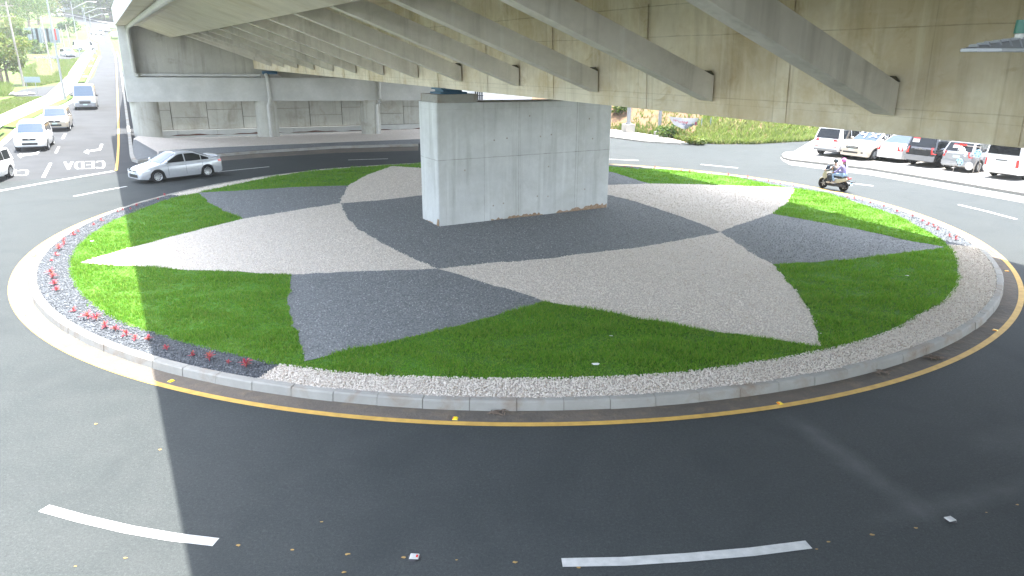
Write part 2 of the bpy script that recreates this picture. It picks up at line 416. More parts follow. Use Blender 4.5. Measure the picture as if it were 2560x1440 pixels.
# far side pavement and parking apron
px_poly('sidewalk', [(1535, 327), (1600, 336), (1660, 345), (1712, 359), (1700, 361.5), (1612, 356), (1535, 346), (1400, 330), (1400, 318)], M['sidewalk'], .12, .14)
ap = [(1954, 391), (1962, 385), (1985, 383), (2050, 384), (2200, 372), (2560, 345), (2900, 330), (2900, 620), (2700, 540), (2560, 489), (2420, 465), (2295, 444), (2170, 424), (2045, 410), (1975, 402), (1958, 397)]
px_poly('parking_apron', ap, M['sidewalk'], .13, .15)
mb = MB(); L1 = [(1952, 392), (1956, 398), (1975, 403.5), (2045, 412), (2170, 426), (2295, 446.5), (2420, 468), (2560, 492), (2700, 545)]
mb.strip([gp(x, y, .004) for x, y in L1], [gp(x, y+(8 if i > 1 else 3)+(x-1950)*.012, .004) for i, (x, y) in enumerate(L1)])
o = mb.build('gutter', M['sidewalk']); o['kind'] = 'structure'
M['yard'] = m_ground('oily_yard', (.20, .20, .20), (.27, .265, .255), (.33, .32, .30), .3, 1.5)
px_poly('yard', [(1985, 383), (2035, 352), (2100, 340), (2900, 300), (2900, 460), (2560, 420), (2420, 412), (2250, 400), (2120, 393), (2040, 389)], M['yard'], .136, .0)

# ------------------------------------------------------------------ roundabout island
KY = [(26,732),(120,850),(192,891),(312,932),(115,605),(640,1015),(865,1040),(1065,1054),(1265,1061),(2232,957),(2395,899),(2482,845),(2540,780),(2549,737),(2530,675),(2495,635),(2457,607)]
KK = [(250,535),(325,510),(425,482),(475,475),(640,445),(720,433),(800,422),(1532,412),(1640,420),(1920,449),(2020,470),(2120,487),(2220,512),(2295,535),(2345,557),(2420,595),(640,960),(760,975),(875,987),(995,997),(1115,1002),(1245,1007),(73,700),(95,640),(150,585),(480,925),(340,884),(200,822),(110,760),(2505,700),(2495,760),(2440,820),(1750,983),(1950,950),(2150,906)]
CX, CY = .016*H, 4.618*H
def fourier(P, z, reg=.02):
    q = np.array([flat(x, y, z)[:2] for x, y in P]); a = np.arctan2(q[:, 1]-CY, q[:, 0]-CX); r = np.hypot(q[:, 0]-CX, q[:, 1]-CY)
    A = np.stack([np.ones_like(a), np.cos(a), np.sin(a), np.cos(2*a), np.sin(2*a), np.cos(3*a), np.sin(3*a)], 1)
    W = np.diag([0, .02, .02, .2, .2, .5, .5]); c = np.linalg.solve(A.T@A+W, A.T@r)
    return lambda t: c[0]+c[1]*math.cos(t)+c[2]*math.sin(t)+c[3]*math.cos(2*t)+c[4]*math.sin(2*t)+c[5]*math.cos(3*t)+c[6]*math.sin(3*t)
KT = .185
rY = fourier(KY, 0); rK = fourier(KK, KT)
GOUT = [(176,674),(180,639),(204,605),(235,580),(279,553),(326,533),(360,521),(397,505),(435,494),(493,482),(553,468),(635,451),(728,434),(810,422),(920,416),(1043,408),(1532,417),(1592,422),(1705,425),(1836,442),(1930,462),(1986,470),(2061,481),(2155,511),(2249,541),(2297,567),(2339,590),(2369,612),(2392,650),(2397,682),(2385,725),(2357,755),(2295,788),(2232,825),(2145,854),(2055,875),(1894,904),(1747,925),(1581,940),(1441,944),(1319,946),(1131,944),(991,940),(850,930),(756,918),(659,905),(640,897),(500,865),(380,830),(310,808),(260,780),(226,755),(194,721),(182,696)]
gz_ = .17
GOP = [flat(x, y, gz_) for x, y in GOUT]
ga = [math.atan2(p[1]-CY, p[0]-CX) % (2*math.pi) for p in GOP]; gr_ = [math.hypot(p[0]-CX, p[1]-CY) for p in GOP]
od = np.argsort(ga); ga_ = np.array(ga)[od]; gr2 = np.array(gr_)[od]
def rG(t): return float(np.interp(t % (2*math.pi), ga_, gr2, period=2*math.pi))
pol = lambda r, t, z: (CX+r*math.cos(t), CY+r*math.sin(t), z)
NS = 360
T = [2*math.pi*i/NS for i in range(NS+1)]
# kerb stones, each with its own joint
mb = MB(); nst = 120
for i in range(nst):
    t0, t1 = 2*math.pi*(i+.007)/nst, 2*math.pi*(i+.993)/nst
    j = rl.uniform(-.012, .012); zj = rl.uniform(-.006, .006)
    for a, b in ((t0, (t0+t1)/2), ((t0+t1)/2, t1)):
        q = lambda r, t, z: pol(r, t, z)
        A0 = [q(rK(a)+.03+j, a, -.03), q(rK(b)+.03+j, b, -.03), q(rK(b)-.19, b, -.03), q(rK(a)-.19, a, -.03)]
        A1 = [q(rK(a)+j, a, KT-.03+zj), q(rK(b)+j, b, KT-.03+zj), q(rK(b)-.19, b, KT-.03+zj), q(rK(a)-.19, a, KT-.03+zj)]
        A2 = [q(rK(a)-.025+j, a, KT+zj), q(rK(b)-.025+j, b, KT+zj), q(rK(b)-.17, b, KT+zj), q(rK(a)-.17, a, KT+zj)]
        n = len(mb.v)
        mb.add(A0+A1+A2, [(k, (k+1) % 4, 4+(k+1) % 4, 4+k) for k in range(4)]+[(4+k, 4+(k+1) % 4, 8+(k+1) % 4, 8+k) for k in range(4)]+[(8, 9, 10, 11)])
o = mb.build('island_kerb', M['kerb']); o['kind'] = 'structure'
mb = MB(); mb.strip([pol(rK(t)+.005, t, -.02) for t in T], [pol(rK(t)-.012, t, KT-.03) for t in T]); mb.strip([pol(rK(t)-.012, t, KT-.03) for t in T], [pol(rK(t)-.16, t, KT-.012) for t in T])
mb.build('mortar', M['seam'], o)
mb = MB(); mb.strip([pol(rK(t)+.02, t, .004) for t in T], [pol(rY(t)-.02, t, .004) for t in T])
o = mb.build('gutter', M['gutter']); o['kind'] = 'structure'
mb = MB(); mb.strip([pol(rY(t)-.07, t, .008) for t in T], [pol(rY(t)+.07, t, .008) for t in T])
mb.build('edge_line', M['yellow_paint'], road)
# beds
def P_(L, z=gz_): return [flat(x, y, z) for x, y in L]
N1, N2, N3 = (850,508), (1094,672), (1801,580)
W_up = [(200,656),(338,616),(451,586),(607,547),(747,524),N1]
W_rt = [N1,(865,539),(892,571),(933,594),(1002,632),N2]
W_lo = [N2,(881,679),(729,686),(572,678),(476,675),(354,666),(279,663),(200,656)]
S_lf = [(729,686),(727,701),(720,760),(731,804),(747,841),(756,872),(760,903)]
S_rt = [(760,903),(850,879),(991,851),(1178,805),(1359,753)]
S_up = [(1359,753),(1312,735),(1194,701),N2]
C_lo = [N2,(1225,657),(1300,653),(1400,643),(1469,633),(1612,616),(1737,594),N3]
SE_lo = [(1359,753),(1369,754),(1519,780),(1706,815),(1925,847),(2055,866)]
SE_rt = [(2055,866),(2037,816),(2016,766),(1984,722),(1931,660),(1878,632),N3]
E_lf = [N3,(1836,564),(1892,547),(1930,534)]
E_up = [(1930,534),(2024,551),(2155,575),(2267,601),(2366,618)]
E_lo = [(2366,618),(2267,631),(2117,650),(1931,660)]
NE_rt = [(1930,534),(1971,504),(1981,481),(1984,469)]
NE_up = [(1984,469),(1855,465),(1752,461),(1649,459),(1622,459)]
NW_up = [(494,482),(619,475),(728,468),(870,464)]
NW_lf = [(607,547),(604,545),(564,529),(523,507),(494,482)]
FW_lf = [N1,(870,464),(920,436),(980,415)]
n1, n2, n3 = (flat(*q, gz_) for q in (N1, N2, N3))
n4 = n1+n3-n2
cen = (n1+n3)/2
def rot180(L): return [np.array([2*cen[0]-p[0], 2*cen[1]-p[1], gz_]) for p in L]
C_tr_vis = P_([(1531,489),(1592,504),(1675,532),(1742,556)])   # right part of the top edge of the middle bed
C_tl_vis = P_([(850,508),(947,501),(1045,489)])
hid_r = rot180(P_(W_rt))            # n3 -> n4 by symmetry (unseen behind the pier)
top_l = C_tl_vis+[n4]
top_r = [n4]+C_tr_vis+[n3]
wW = P_(W_up)[:-1]+P_(W_rt)[:-1]+P_(W_lo)[:-1]
dS = P_(S_lf)[:-1]+P_(S_rt)[:-1]+P_(S_up)[:-1]+P_([N2,(881,679)])
wSE = P_(S_up)[::-1][:-1]+P_(SE_lo)[:-1]+P_(SE_rt)[:-1]+P_(C_lo)[::-1][:-1]
dE = P_(E_lf)[:-1]+P_(E_up)[:-1]+P_(E_lo)[:-1]+P_([(1931,660),(1878,632)])
wNE = [n3]+P_(E_lf)[1:-1]+P_(NE_rt)[:-1]+P_(NE_up)+P_([(1529,462)])+[n4]+C_tr_vis
dN = [n4]+P_([(1529,462),(1622,459),(1585,447),(1532,431)])+P_([(1440,407),(1300,405)])
wFW = P_(FW_lf)+P_([(1043,419)])+[n4]+C_tl_vis[::-1][:-1]
dNW = P_(NW_lf)[:-1]+P_(NW_up)+P_([N1])+P_([(747,524)])
dC = P_(W_rt)[:-1]+P_(C_lo)[:-1]+top_r[::-1][:-1]+top_l[::-1][:-1]
def jag(L, amp=.05, step=.30):
    out = []
    for i in range(len(L)):
        a, b = np.array(L[i], float), np.array(L[(i+1) % len(L)], float); d = np.linalg.norm(b-a); n = max(1, int(d/step))
        key = tuple(np.round(np.minimum(a, b), 2))+tuple(np.round(np.maximum(a, b), 2))
        r2 = random.Random(str(key)); off = [r2.uniform(-amp, amp) for _ in range(n+1)]
        if tuple(np.round(a, 3)) > tuple(np.round(b, 3)): off = off[::-1]
        nrm = np.array([-(b-a)[1], (b-a)[0], 0])/max(d, 1e-6)
        if tuple(np.round(a, 3)) > tuple(np.round(b, 3)): nrm = -nrm
        for k in range(n):
            q = a+(b-a)*k/n
            if k: q = q+nrm*off[k]
            out.append(q)
    return out
whites = [jag(x) for x in (wW, wSE, wNE, wFW)]; darks = [jag(x) for x in (dS, dE, dN, dNW, dC)]
mb = MB(); mb.strip([pol(0.01, t, gz_-.01) for t in T], [pol(rG(t)+.02, t, gz_-.01) for t in T])
lawn_base = mb.build('lawn_soil', M['lawn_soil']); lawn_base['kind'] = 'structure'
def stuff(o, label, cat): return tag(o, label, cat, None, 'stuff')
for L, nm, m, lab in ((whites, 'white_gravel', 'white_gravel', None), (darks, 'dark_gravel', 'dark_gravel', None)):
    for q in L: fill(nm+'_bed', [(p[0], p[1], gz_) for p in q], M[m])['kind'] = 'structure'
# outer ring of gravel: dark from the far right round the left to the near left, white along the front and far left
def ang(px, py): p = flat(px, py, gz_); return math.atan2(p[1]-CY, p[0]-CX) % (2*math.pi)
a_front0, a_front1 = ang(668, 931), ang(2405, 614)       # white front
a_far0, a_far1 = ang(1180, 404), ang(439, 488)           # white far left
def ringpts(t0, t1, n, z): 
    tt = [t0+(t1-t0)*i/n for i in range(n+1)]
    return [pol(rK(t)-.165, t, z) for t in tt], [pol(rG(t)+.01, t, z) for t in tt]
def ring_bed(name, t0, t1, m):
    a, b = ringpts(t0, t1, 140, gz_-.012); mb = MB(); mb.strip(a, b); o = mb.build(name, m); o['kind'] = 'structure'; return o
tp = 2*math.pi
ring_bed('white_gravel_bed', a_front0, a_front1 if a_front1 > a_front0 else a_front1+tp, M['white_gravel'])
f1 = a_front1 if a_front1 > a_front0 else a_front1+tp
ring_bed('dark_gravel_bed', f1, a_far0 if a_far0 > f1 else a_far0+tp, M['ring_gravel'])
f2 = a_far0 if a_far0 > f1 else a_far0+tp
f3 = a_far1 if a_far1 > f2 else a_far1+tp
ring_bed('white_gravel_bed', f2, f3, M['white_gravel'])
ring_bed('dark_gravel_bed', f3, a_front0+tp*math.ceil((f3-a_front0)/tp), M['ring_gravel'])
f4 = a_front0+tp*math.ceil((f3-a_front0)/tp)

# pebbles and grass blades as real geometry
def inpoly(X, Y, L):
    L = np.array([(p[0], p[1]) for p in L]); x0, y0 = L[:, 0], L[:, 1]; x1, y1 = np.roll(x0, -1), np.roll(y0, -1)
    c = np.zeros(len(X), bool)
    for a, b, d, e in zip(x0, y0, x1, y1):
        if abs(b-e) < 1e-9: continue
        m = ((b > Y) != (e > Y)) & (X < (d-a)*(Y-b)/(e-b)+a); c ^= m
    return c
OCT = np.array([(1,0,0),(-1,0,0),(0,1,0),(0,-1,0),(0,0,1),(0,0,-1)], float)
OF = np.array([(0,2,4),(2,1,4),(1,3,4),(3,0,4),(2,0,5),(1,2,5),(3,1,5),(0,3,5)])
def scatter_stones(name, X, Y, z, size, m, lab, cat):
    n = len(X); s = size*rng.uniform(.55, 1.25, (n, 1, 1))
    A = rng.normal(size=(n, 3, 3)); Q, _ = np.linalg.qr(A)
    V = (OCT[None]*rng.uniform(.6, 1.25, (n, 6, 1))*np.array([1, .8, .62])) @ Q*s
    V += np.stack([X, Y, np.full(n, z)], 1)[:, None, :]
    F = OF[None]+(np.arange(n)*6)[:, None, None]
    return stuff(np_mesh(name, V.reshape(-1, 3), F.reshape(-1, 3), m), lab, cat)
def ring_samples(t0, t1, dens, rin=None, power=1.0):
    n = int(dens*(t1-t0)*1.2*16); t = rng.uniform(t0, t1, n); w = rng.uniform(0, 1, n)
    ro = np.array([rK(x) for x in t])-.15; ri = np.array([rG(x) for x in t])-.03
    r = np.sqrt(ri**2+(ro**2-ri**2)*w)
    return CX+r*np.cos(t), CY+r*np.sin(t)
X, Y = ring_samples(a_front0, f1, 620); Xb, Yb = ring_samples(f2, f3, 60)
scatter_stones('white_gravel', np.r_[X, Xb], np.r_[Y, Yb], gz_+.004, .026, M['white_pebble'], 'loose white stones lying in the outer ring of the roundabout along the kerb', 'gravel')
X, Y = ring_samples(f3, f4, 330); Xb, Yb = ring_samples(f1, f2, 60)
scatter_stones('dark_gravel', np.r_[X, Xb], np.r_[Y, Yb], gz_+.002, .024, M['ring_pebble'], 'loose dark grey stones lying round the red plants along the kerb', 'gravel')
def bed_samples(polys, dens):
    X = rng.uniform(CX-16, CX+16, int(dens*1024)); Y = rng.uniform(CY-16, CY+16, len(X)); m = np.zeros(len(X), bool)
    keep = rng.uniform(0, 1, len(X)) < np.clip(14.0/np.maximum(Y, 1), .15, 1.0)**1.2
    X, Y = X[keep], Y[keep]; m = np.zeros(len(X), bool)
    for L in polys: m |= inpoly(X, Y, L)
    return X[m]+rng.normal(0, .045, m.sum()), Y[m]+rng.normal(0, .045, m.sum())
X, Y = bed_samples(whites, 330)
scatter_stones('white_gravel', X, Y, gz_+.006, .024, M['white_pebble'], 'loose white stones filling the curved petals of the star', 'gravel')
X, Y = bed_samples(darks, 240)
scatter_stones('dark_gravel', X, Y, gz_+.004, .022, M['dark_pebble'], 'loose dark grey stones filling the middle and the dark petals of the star', 'gravel')
def blades(name, X, Y, Z, hgt, wid, m, lab, cat='grass', per=3, kind='stuff'):
    n = len(X)*per; X = np.repeat(X, per)+rng.normal(0, .02, n); Y = np.repeat(Y, per)+rng.normal(0, .02, n); Z = np.repeat(Z, per)
    hgt = np.repeat(np.broadcast_to(hgt, (n//per,)), per)
    a = rng.uniform(0, tp, n); h = hgt*rng.uniform(.6, 1.2, n); w = wid*rng.uniform(.7, 1.3, n); ln = rng.normal(0, .45, (n, 2))*h[:, None]
    dx, dy = np.cos(a)*w/2, np.sin(a)*w/2
    V = np.stack([np.stack([X-dx, Y-dy, Z], 1), np.stack([X+dx, Y+dy, Z], 1), np.stack([X+ln[:, 0], Y+ln[:, 1], Z+h], 1)], 1)
    o = np_mesh(name, V.reshape(-1, 3), np.arange(n*3).reshape(-1, 3), m)
    return tag(o, lab, cat, None, kind)
n0 = 560000
X = rng.uniform(CX-16, CX+16, n0); Y = rng.uniform(CY-16, CY+16, n0)
keep = rng.uniform(0, 1, n0) < np.clip(14.5/np.maximum(Y, 1), .1, 1)**1.1
X, Y = X[keep], Y[keep]
tt = np.arctan2(Y-CY, X-CX); rr = np.hypot(X-CX, Y-CY)
m_ = rr < np.interp(tt % tp, ga_, gr2, period=tp)+rng.normal(0, .03, len(X))
X, Y = X[m_], Y[m_]; bad = np.zeros(len(X), bool)
for L in whites+darks: bad |= inpoly(X, Y, L)
X, Y = X[~bad], Y[~bad]
hh = .068+.042*np.sin(X*1.7+np.sin(Y*2.3)*2)*np.sin(Y*1.9+np.cos(X*1.3)*2)
blades('lawn_grass', X, Y, np.full(len(X), gz_-.012), hh, .022, M['grass'], 'bright green mown grass between the petals of the star')

# painted markings (parts of the road)
def dash(name, pix, w, m, dz=.006):
    pts = [gp(x, y, dz) for x, y in pix]; A = []; C = []
    for i, p in enumerate(pts):
        t = pts[min(i+1, len(pts)-1)]-pts[max(i-1, 0)]; t /= np.linalg.norm(t); nrm = np.array([-t[1], t[0], 0])*w/2
        A.append(p-nrm); C.append(p+nrm)
    mb = MB(); mb.strip(A, C); return mb.build(name, m, road)
LD = .165
for L in ([(110,1271),(200,1296),(320,1324),(430,1343),(540,1356)], [(1405,1407),(1560,1404),(1720,1394),(1880,1380),(2022,1362)], [(2397,512),(2465,528),(2540,548)], [(2106,455),(2183,465)], [(1752,411),(1845,420)], [(1520,398),(1597,401)], [(870,400),(970,397)], [(545,430),(610,423),(673,417)], [(185,491),(250,478),(317,466)]):
    dash('lane_dash', L, LD, M['white_paint'])
dash('give_way_line', [(-80,492),(0,477),(140,452),(283,428)], .30, M['white_paint'])
def quad(name, pix, dz=.006, m='white_paint'):
    return fill(name, [gp(x, y, dz) for x, y in pix], M[m], road)
quad('lane_dash', [(161,334),(167,334),(159,347),(153,347)]); quad('lane_dash', [(145,366.5),(150,366.5),(143,382.5),(136,382.5)]); quad('lane_dash', [(123,408),(130,408),(113,443.5),(104,443.5)])
quad('turn_arrow', [(251,360.5),(258,360.5),(252,375.5),(222,379.5),(222,385.5),(209,380.5),(219,373.5),(221,376.5),(247,372.5)])
quad('turn_arrow', [(97,376),(103,375),(94,385.5),(55,390.5),(52,395.5),(44,388),(53,383),(54,386),(89,382)])
YL = [(291,427),(294,400),(296.5,362),(296,300),(293,220),(291,170),(288.5,140),(284,128),(281,122)]
dash('edge_line', YL, .15, M['yellow_paint'], .02)
# lettering CEDA / CE in drawn strokes, laid out as the drivers read it
LET = {'C': [[(1,.1),(.8,0),(.2,0),(0,.2),(0,.8),(.2,1),(.8,1),(1,.9)]], 'E': [[(1,0),(0,0),(0,1),(1,1)],[(0,.5),(.85,.5)]], 'D': [[(0,0),(0,1),(.7,1),(1,.75),(1,.25),(.7,0),(0,0)]], 'A': [[(0,0),(.5,1),(1,0)],[(.2,.35),(.8,.35)]]}
def lettering(word, quad_px, ww):
    tl, tr, br, bl = [np.array(gp(*q)) for q in quad_px]      # as the driver sees it: start-top, end-top, end-bottom, start-bottom
    n = len(word); mb = MB()
    for i, ch in enumerate(word):
        for st in LET[ch]:
            pts = []
            for x, y in st:
                fx = (i+.14+x*.66)/n; top = tl*(1-fx)+tr*fx; bot = bl*(1-fx)+br*fx; pts.append(bot*(1-y)+top*y)
            for a, b in zip(pts[:-1], pts[1:]):
                t = (b-a); L = np.linalg.norm(t); t /= L; nr = np.array([-t[1], t[0], 0])*ww/2; a2 = a-t*ww*.45; b2 = b+t*ww*.45
                z = np.array([0, 0, .006+.0006*len(mb.f) % .004])
                mb.poly([tuple(a2-nr+z), tuple(b2-nr+z), tuple(b2+nr+z), tuple(a2+nr+z)])
    return mb.build('road_lettering', M['white_paint'], road)
lettering('CEDA', [(263,420), (157,423.5), (157,405.5), (263,403)], .13)
lettering('CEDA', [(71,438), (-50,443.5), (-48,427), (73,425)], .13)
# ------------------------------------------------------------------ overpass
zg = lambda v: G8*v
V0, V1 = -46.0, 62.7
M['soffit'] = m_concrete('soffit_concrete', (.55, .51, .43), (.36, .29, .17), .45, False)
web_lines = [(2, 5.42, .012, .35), (2, 5.30, .008, .25), (2, 6.62, .012, .45), (2, 7.25, .016, .5)]
for k in range(0, 15):
    web_lines.append((1, 5.08+3.935*k, .03, .22)); web_lines.append((1, 5.46+3.935*k, .02, .25)); web_lines.append((1, 6.55+3.935*k, .012, .25))
M['web'] = m_concrete('web_concrete', (.64, .585, .465), (.36, .27, .14), .45, True, web_lines, blotch=.46)
M['strut'] = m_concrete('strut_concrete', (.66, .625, .55), (.27, .24, .18), .35, True)
M['fascia'] = m_concrete('fascia_concrete', (.52, .53, .53), (.4, .38, .33), .2, True)
M['gap_shade'] = plain('gap_shade_dark', (.10, .095, .065), .95)  # dark tone painted for the shaded void at each strut's lower end
br = empty('overpass_bridge', (0, 0, 0), TZ, 'long concrete overpass crossing above the roundabout, sloping struts under its deck', 'bridge')
def ext(name, poly, m, v0=V0, v1=V1, parent=br, n=1, smooth=None):
    mb = MB()
    for i in range(n):
        a = v0+(v1-v0)*i/n; b = v0+(v1-v0)*(i+1)/n
        mb.prism(poly, lambda x, z: (x, a, z+zg(a)), lambda x, z: (x, b, z+zg(b)))
    return mb.build(name, m, parent, smooth=smooth)
UL = 1.50
def UR(v): return float(np.interp(v, [-60, 10, 30, 62], [25.0, 25.9, 28.3, 29.0]))
# deck slab with flaring right edge
mb = MB(); vv = [V0, -20, 10, 30, V1]
for a, b in zip(vv[:-1], vv[1:]):
    mb.add([(UL+.02, a, 8.06+zg(a)), (UR(a), a, 8.06+zg(a)), (UR(a), a, 8.34+zg(a)), (UL+.02, a, 8.34+zg(a)), (UL+.02, b, 8.06+zg(b)), (UR(b), b, 8.06+zg(b)), (UR(b), b, 8.34+zg(b)), (UL+.02, b, 8.34+zg(b))],
           [(0,1,5,4),(3,7,6,2),(0,4,7,3),(1,2,6,5)]+([(0,3,2,1)] if a == V0 else [])+([(4,5,6,7)] if b == V1 else []))
mb.build('deck', M['web'], br)
ext('edge_beam', [(UL, 7.99), (3.05, 7.99), (5.12, 7.21), (5.36, 7.26), (5.36, 8.058), (UL, 8.058)], M['soffit'])
ext('parapet', [(UL-.01, 7.985), (UL+.012, 7.985), (UL+.012, 8.345), (UL+.28, 8.345), (UL+.22, 9.2), (UL-.03, 9.2)], M['fascia'])
mb = MB()
for a, b in zip(vv[:-1], vv[1:]):
    mb.hexa([(UR(a)-.28, a, 8.345+zg(a)), (UR(a)+.004, a, 8.345+zg(a)), (UR(b)+.004, b, 8.345+zg(b)), (UR(b)-.28, b, 8.345+zg(b))], [(UR(a)-.25, a, 9.2+zg(a)), (UR(a)+.004, a, 9.2+zg(a)), (UR(b)+.004, b, 9.2+zg(b)), (UR(b)-.25, b, 9.2+zg(b))])
mb.build('parapet', M['fascia'], br)
ext('girder', [(10.82, 4.97), (17.5, 4.97), (17.7, 8.055), (10.68, 8.055)], M['web'])
ext('edge_beam', [(23.0, 7.26), (23.25, 7.21), (25.2, 7.99), (25.6, 8.058), (23.0, 8.058)], M['soffit'])
ND = 6.95; SP = 3.935
k = -2
strut0 = None
while ND+SP*k < 57.5:
    v = ND+SP*k; z = zg(v); th = .36
    pr = [(10.74, 5.27), (10.73, 5.76), (10.62, 5.80), (5.37, 7.74), (5.37, 7.24)]
    mb = MB(); mb.prism([(x, q) for x, q in pr], lambda x, q: (x, v, q+z), lambda x, q: (x, v+th, q+z))
    st = mb.build('strut', M['strut'], br)
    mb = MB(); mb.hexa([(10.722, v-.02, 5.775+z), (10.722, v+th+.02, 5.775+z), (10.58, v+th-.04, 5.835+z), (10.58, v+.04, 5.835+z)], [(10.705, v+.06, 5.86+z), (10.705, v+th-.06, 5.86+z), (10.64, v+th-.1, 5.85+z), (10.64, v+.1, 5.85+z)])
    mb.build('gap_shade_wedge', M['gap_shade'], st)  # dark wedge added in place of the shaded gap between strut and web
    
    k += 1
k = 0
while 3.0+3.935*k < 57:
    v = 5.14+3.935*k
    if v > V0: MBv = MB(); MBv.hexa([(10.817, v, 4.99+zg(v)), (10.80, v, 4.99+zg(v)), (10.80, v+.26, 4.99+zg(v)), (10.817, v+.26, 4.99+zg(v))], [(10.70, v, 7.2+zg(v)), (10.68, v, 7.2+zg(v)), (10.68, v+.26, 7.2+zg(v)), (10.70, v+.26, 7.2+zg(v))]); MBv.build('formwork_strip', M['web'], br)
    k += 1

# pier in the middle of the island
pl = [(0, 1.92, .010, .65), (0, 3.43, .012, .7), (0, 3.50, .02, .25), (0, 5.06, .008, .25), (0, 6.10, .02, .45), (0, 6.22, .012, .5), (2, 2.62, .016, .6), (2, 4.42, .01, .2)]
M['pier'] = m_concrete('pier_concrete', (.50, .515, .505), (.33, .33, .29), .35, True, pl)
pu0, pu1, pv0, pv1 = 10.32, 18.14, 23.98, 25.62
pe = empty('bridge_pier', B(pu0, pv0, 0), TZ, 'broad grey concrete wall pier standing in the dark middle bed under the overpass', 'pier')
L, W_ = pu1-pu0, pv1-pv0
mb = MB(); c = .04; ZT = 4.66
pol8 = [(c,0),(L-c,0),(L,c),(L,W_-c),(L-c,W_),(c,W_),(0,W_-c),(0,c)]
mb.prism(pol8, lambda x, y: (x, y, .0), lambda x, y: (x, y, ZT-.06*x/L)); mb.build('shaft', M['pier'], pe)
mb = MB(); mb.box(.05, 1.65, .0-.02, W_-.12, ZT+.003, ZT+.29); mb.build('pedestal', M['kerb'], pe)
be = MB(); be.box(.30, 1.35, .22, 1.2, ZT+.292, ZT+.36); be.box(.45, 1.2, .34, 1.08, ZT+.362, ZT+.44); be.box(.34, 1.42, .24, 1.18, ZT+.442, ZT+.50)
be.build('bearing', M['blue_bearing'], pe)
mb = MB(); mb.box(L-1.75, L-.2, 0.05, W_-.12, ZT-.05, ZT+.24); mb.build('pedestal', M['kerb'], pe)
be = MB(); be.box(L-1.4, L-.4, .22, 1.2, ZT+.242, ZT+.32); be.box(L-1.3, L-.5, .34, 1.08, ZT+.322, ZT+.5); be.build('bearing', M['blue_bearing'], pe)
# ragged red mud along the foot
M['mud'] = m_ground('dried_mud', (.26, .18, .115), (.32, .23, .16), (.40, .33, .26), 1.5, 6)
mb = MB(); xs = np.linspace(2.2, L-.05, 70); tops = [max(.02, (.03+.11*(x/L)+rl.uniform(-.05, .07)+(.06 if x > 6.6 else 0)-(.12 if 4.6 < x < 5.2 else 0))) for x in xs]
mb.strip([(x, -.004, .10) for x in xs], [(x, -.005, .14+t) for x, t in zip(xs, tops)])
mb.strip([(-.004, y, .1) for y in np.linspace(W_, 0.0, 14)], [(-.005, y, .14+rl.uniform(.02, .08)+(.25 if y < .15 else 0)) for y in np.linspace(W_, 0.0, 14)])
mb.build('mud_stain', M['mud'], pe)
mb = MB()
for q in range(3): mb.box(-.006, -.003, .62, .92, 2.30+q*.10, 2.345+q*.10)
mb.build('chalk_mark', M['white_paint'], pe)
for x_, z_ in ((2.35, 3.25), (2.9, 3.3), (4.4, 3.3), (4.9, 3.35), (2.3, .75), (2.75, .8), (4.3, .95), (4.8, .9), (6.6, 1.05), (6.9, 3.1), (1.1, 2.2), (3.9, 4.1), (4.8, 2.1), (6.7, 3.9)):
    mb = MB(); mb.poly([(x_+.035*math.cos(a*.785), -.003, z_+.035*math.sin(a*.785)) for a in range(8)]); mb.build('tie_hole', M['wood'], pe)

# abutment far left: columns, cap beam, back wall, panelled retaining wall
M['wall_dirty'] = m_concrete('dirty_wall', (.40, .39, .345), (.17, .165, .12), .75, True, sc_=.7)
M['cap'] = m_concrete('cap_beam', (.44, .445, .42), (.36, .35, .30), .3, False)
M['panel'] = m_concrete('wall_panel', (.40, .40, .355), (.22, .20, .15), .55, True)
ae = empty('abutment', B(2, 61.4, 0), 0, 'tall concrete abutment of the overpass on round columns, retaining wall behind', 'abutment')
aw = np.array([gp(320, 300)[0], gp(320, 300)[1]])
def abl(u, s=0): return (61.9-(u-1.6)*.155+s)          # front line of the cap beam
def ab_z(px, py, u, s=0): p = on_v(px, py, abl(u, s)); return p[2]
capL, capR = 1.58, 26.5
zt0 = ab_z(312, 193, 1.6); zb0 = ab_z(320, 255, 1.6); zt1 = ab_z(1040, 196, 22.5); zb1 = ab_z(1040, 250, 22.5)
s_ = lambda u, a, b: a+(b-a)*(u-1.6)/(22.5-1.6)
capm = MB()
a, b = capL, capR
def Bq(u, s, z): return B(u, abl(u, s), z)
capm.hexa([Bq(a, 0, s_(a, zb0, zb1)), Bq(b, 0, s_(b, zb0, zb1)), Bq(b, 2.0, s_(b, zb0, zb1)), Bq(a, 2.0, s_(a, zb0, zb1))], [Bq(a, 0, s_(a, zt0, zt1)), Bq(b, 0, s_(b, zt0, zt1)), Bq(b, 2.0, s_(b, zt0, zt1)), Bq(a, 2.0, s_(a, zt0, zt1))])
capm.build('cap_beam', M['cap'], ae, world=True)
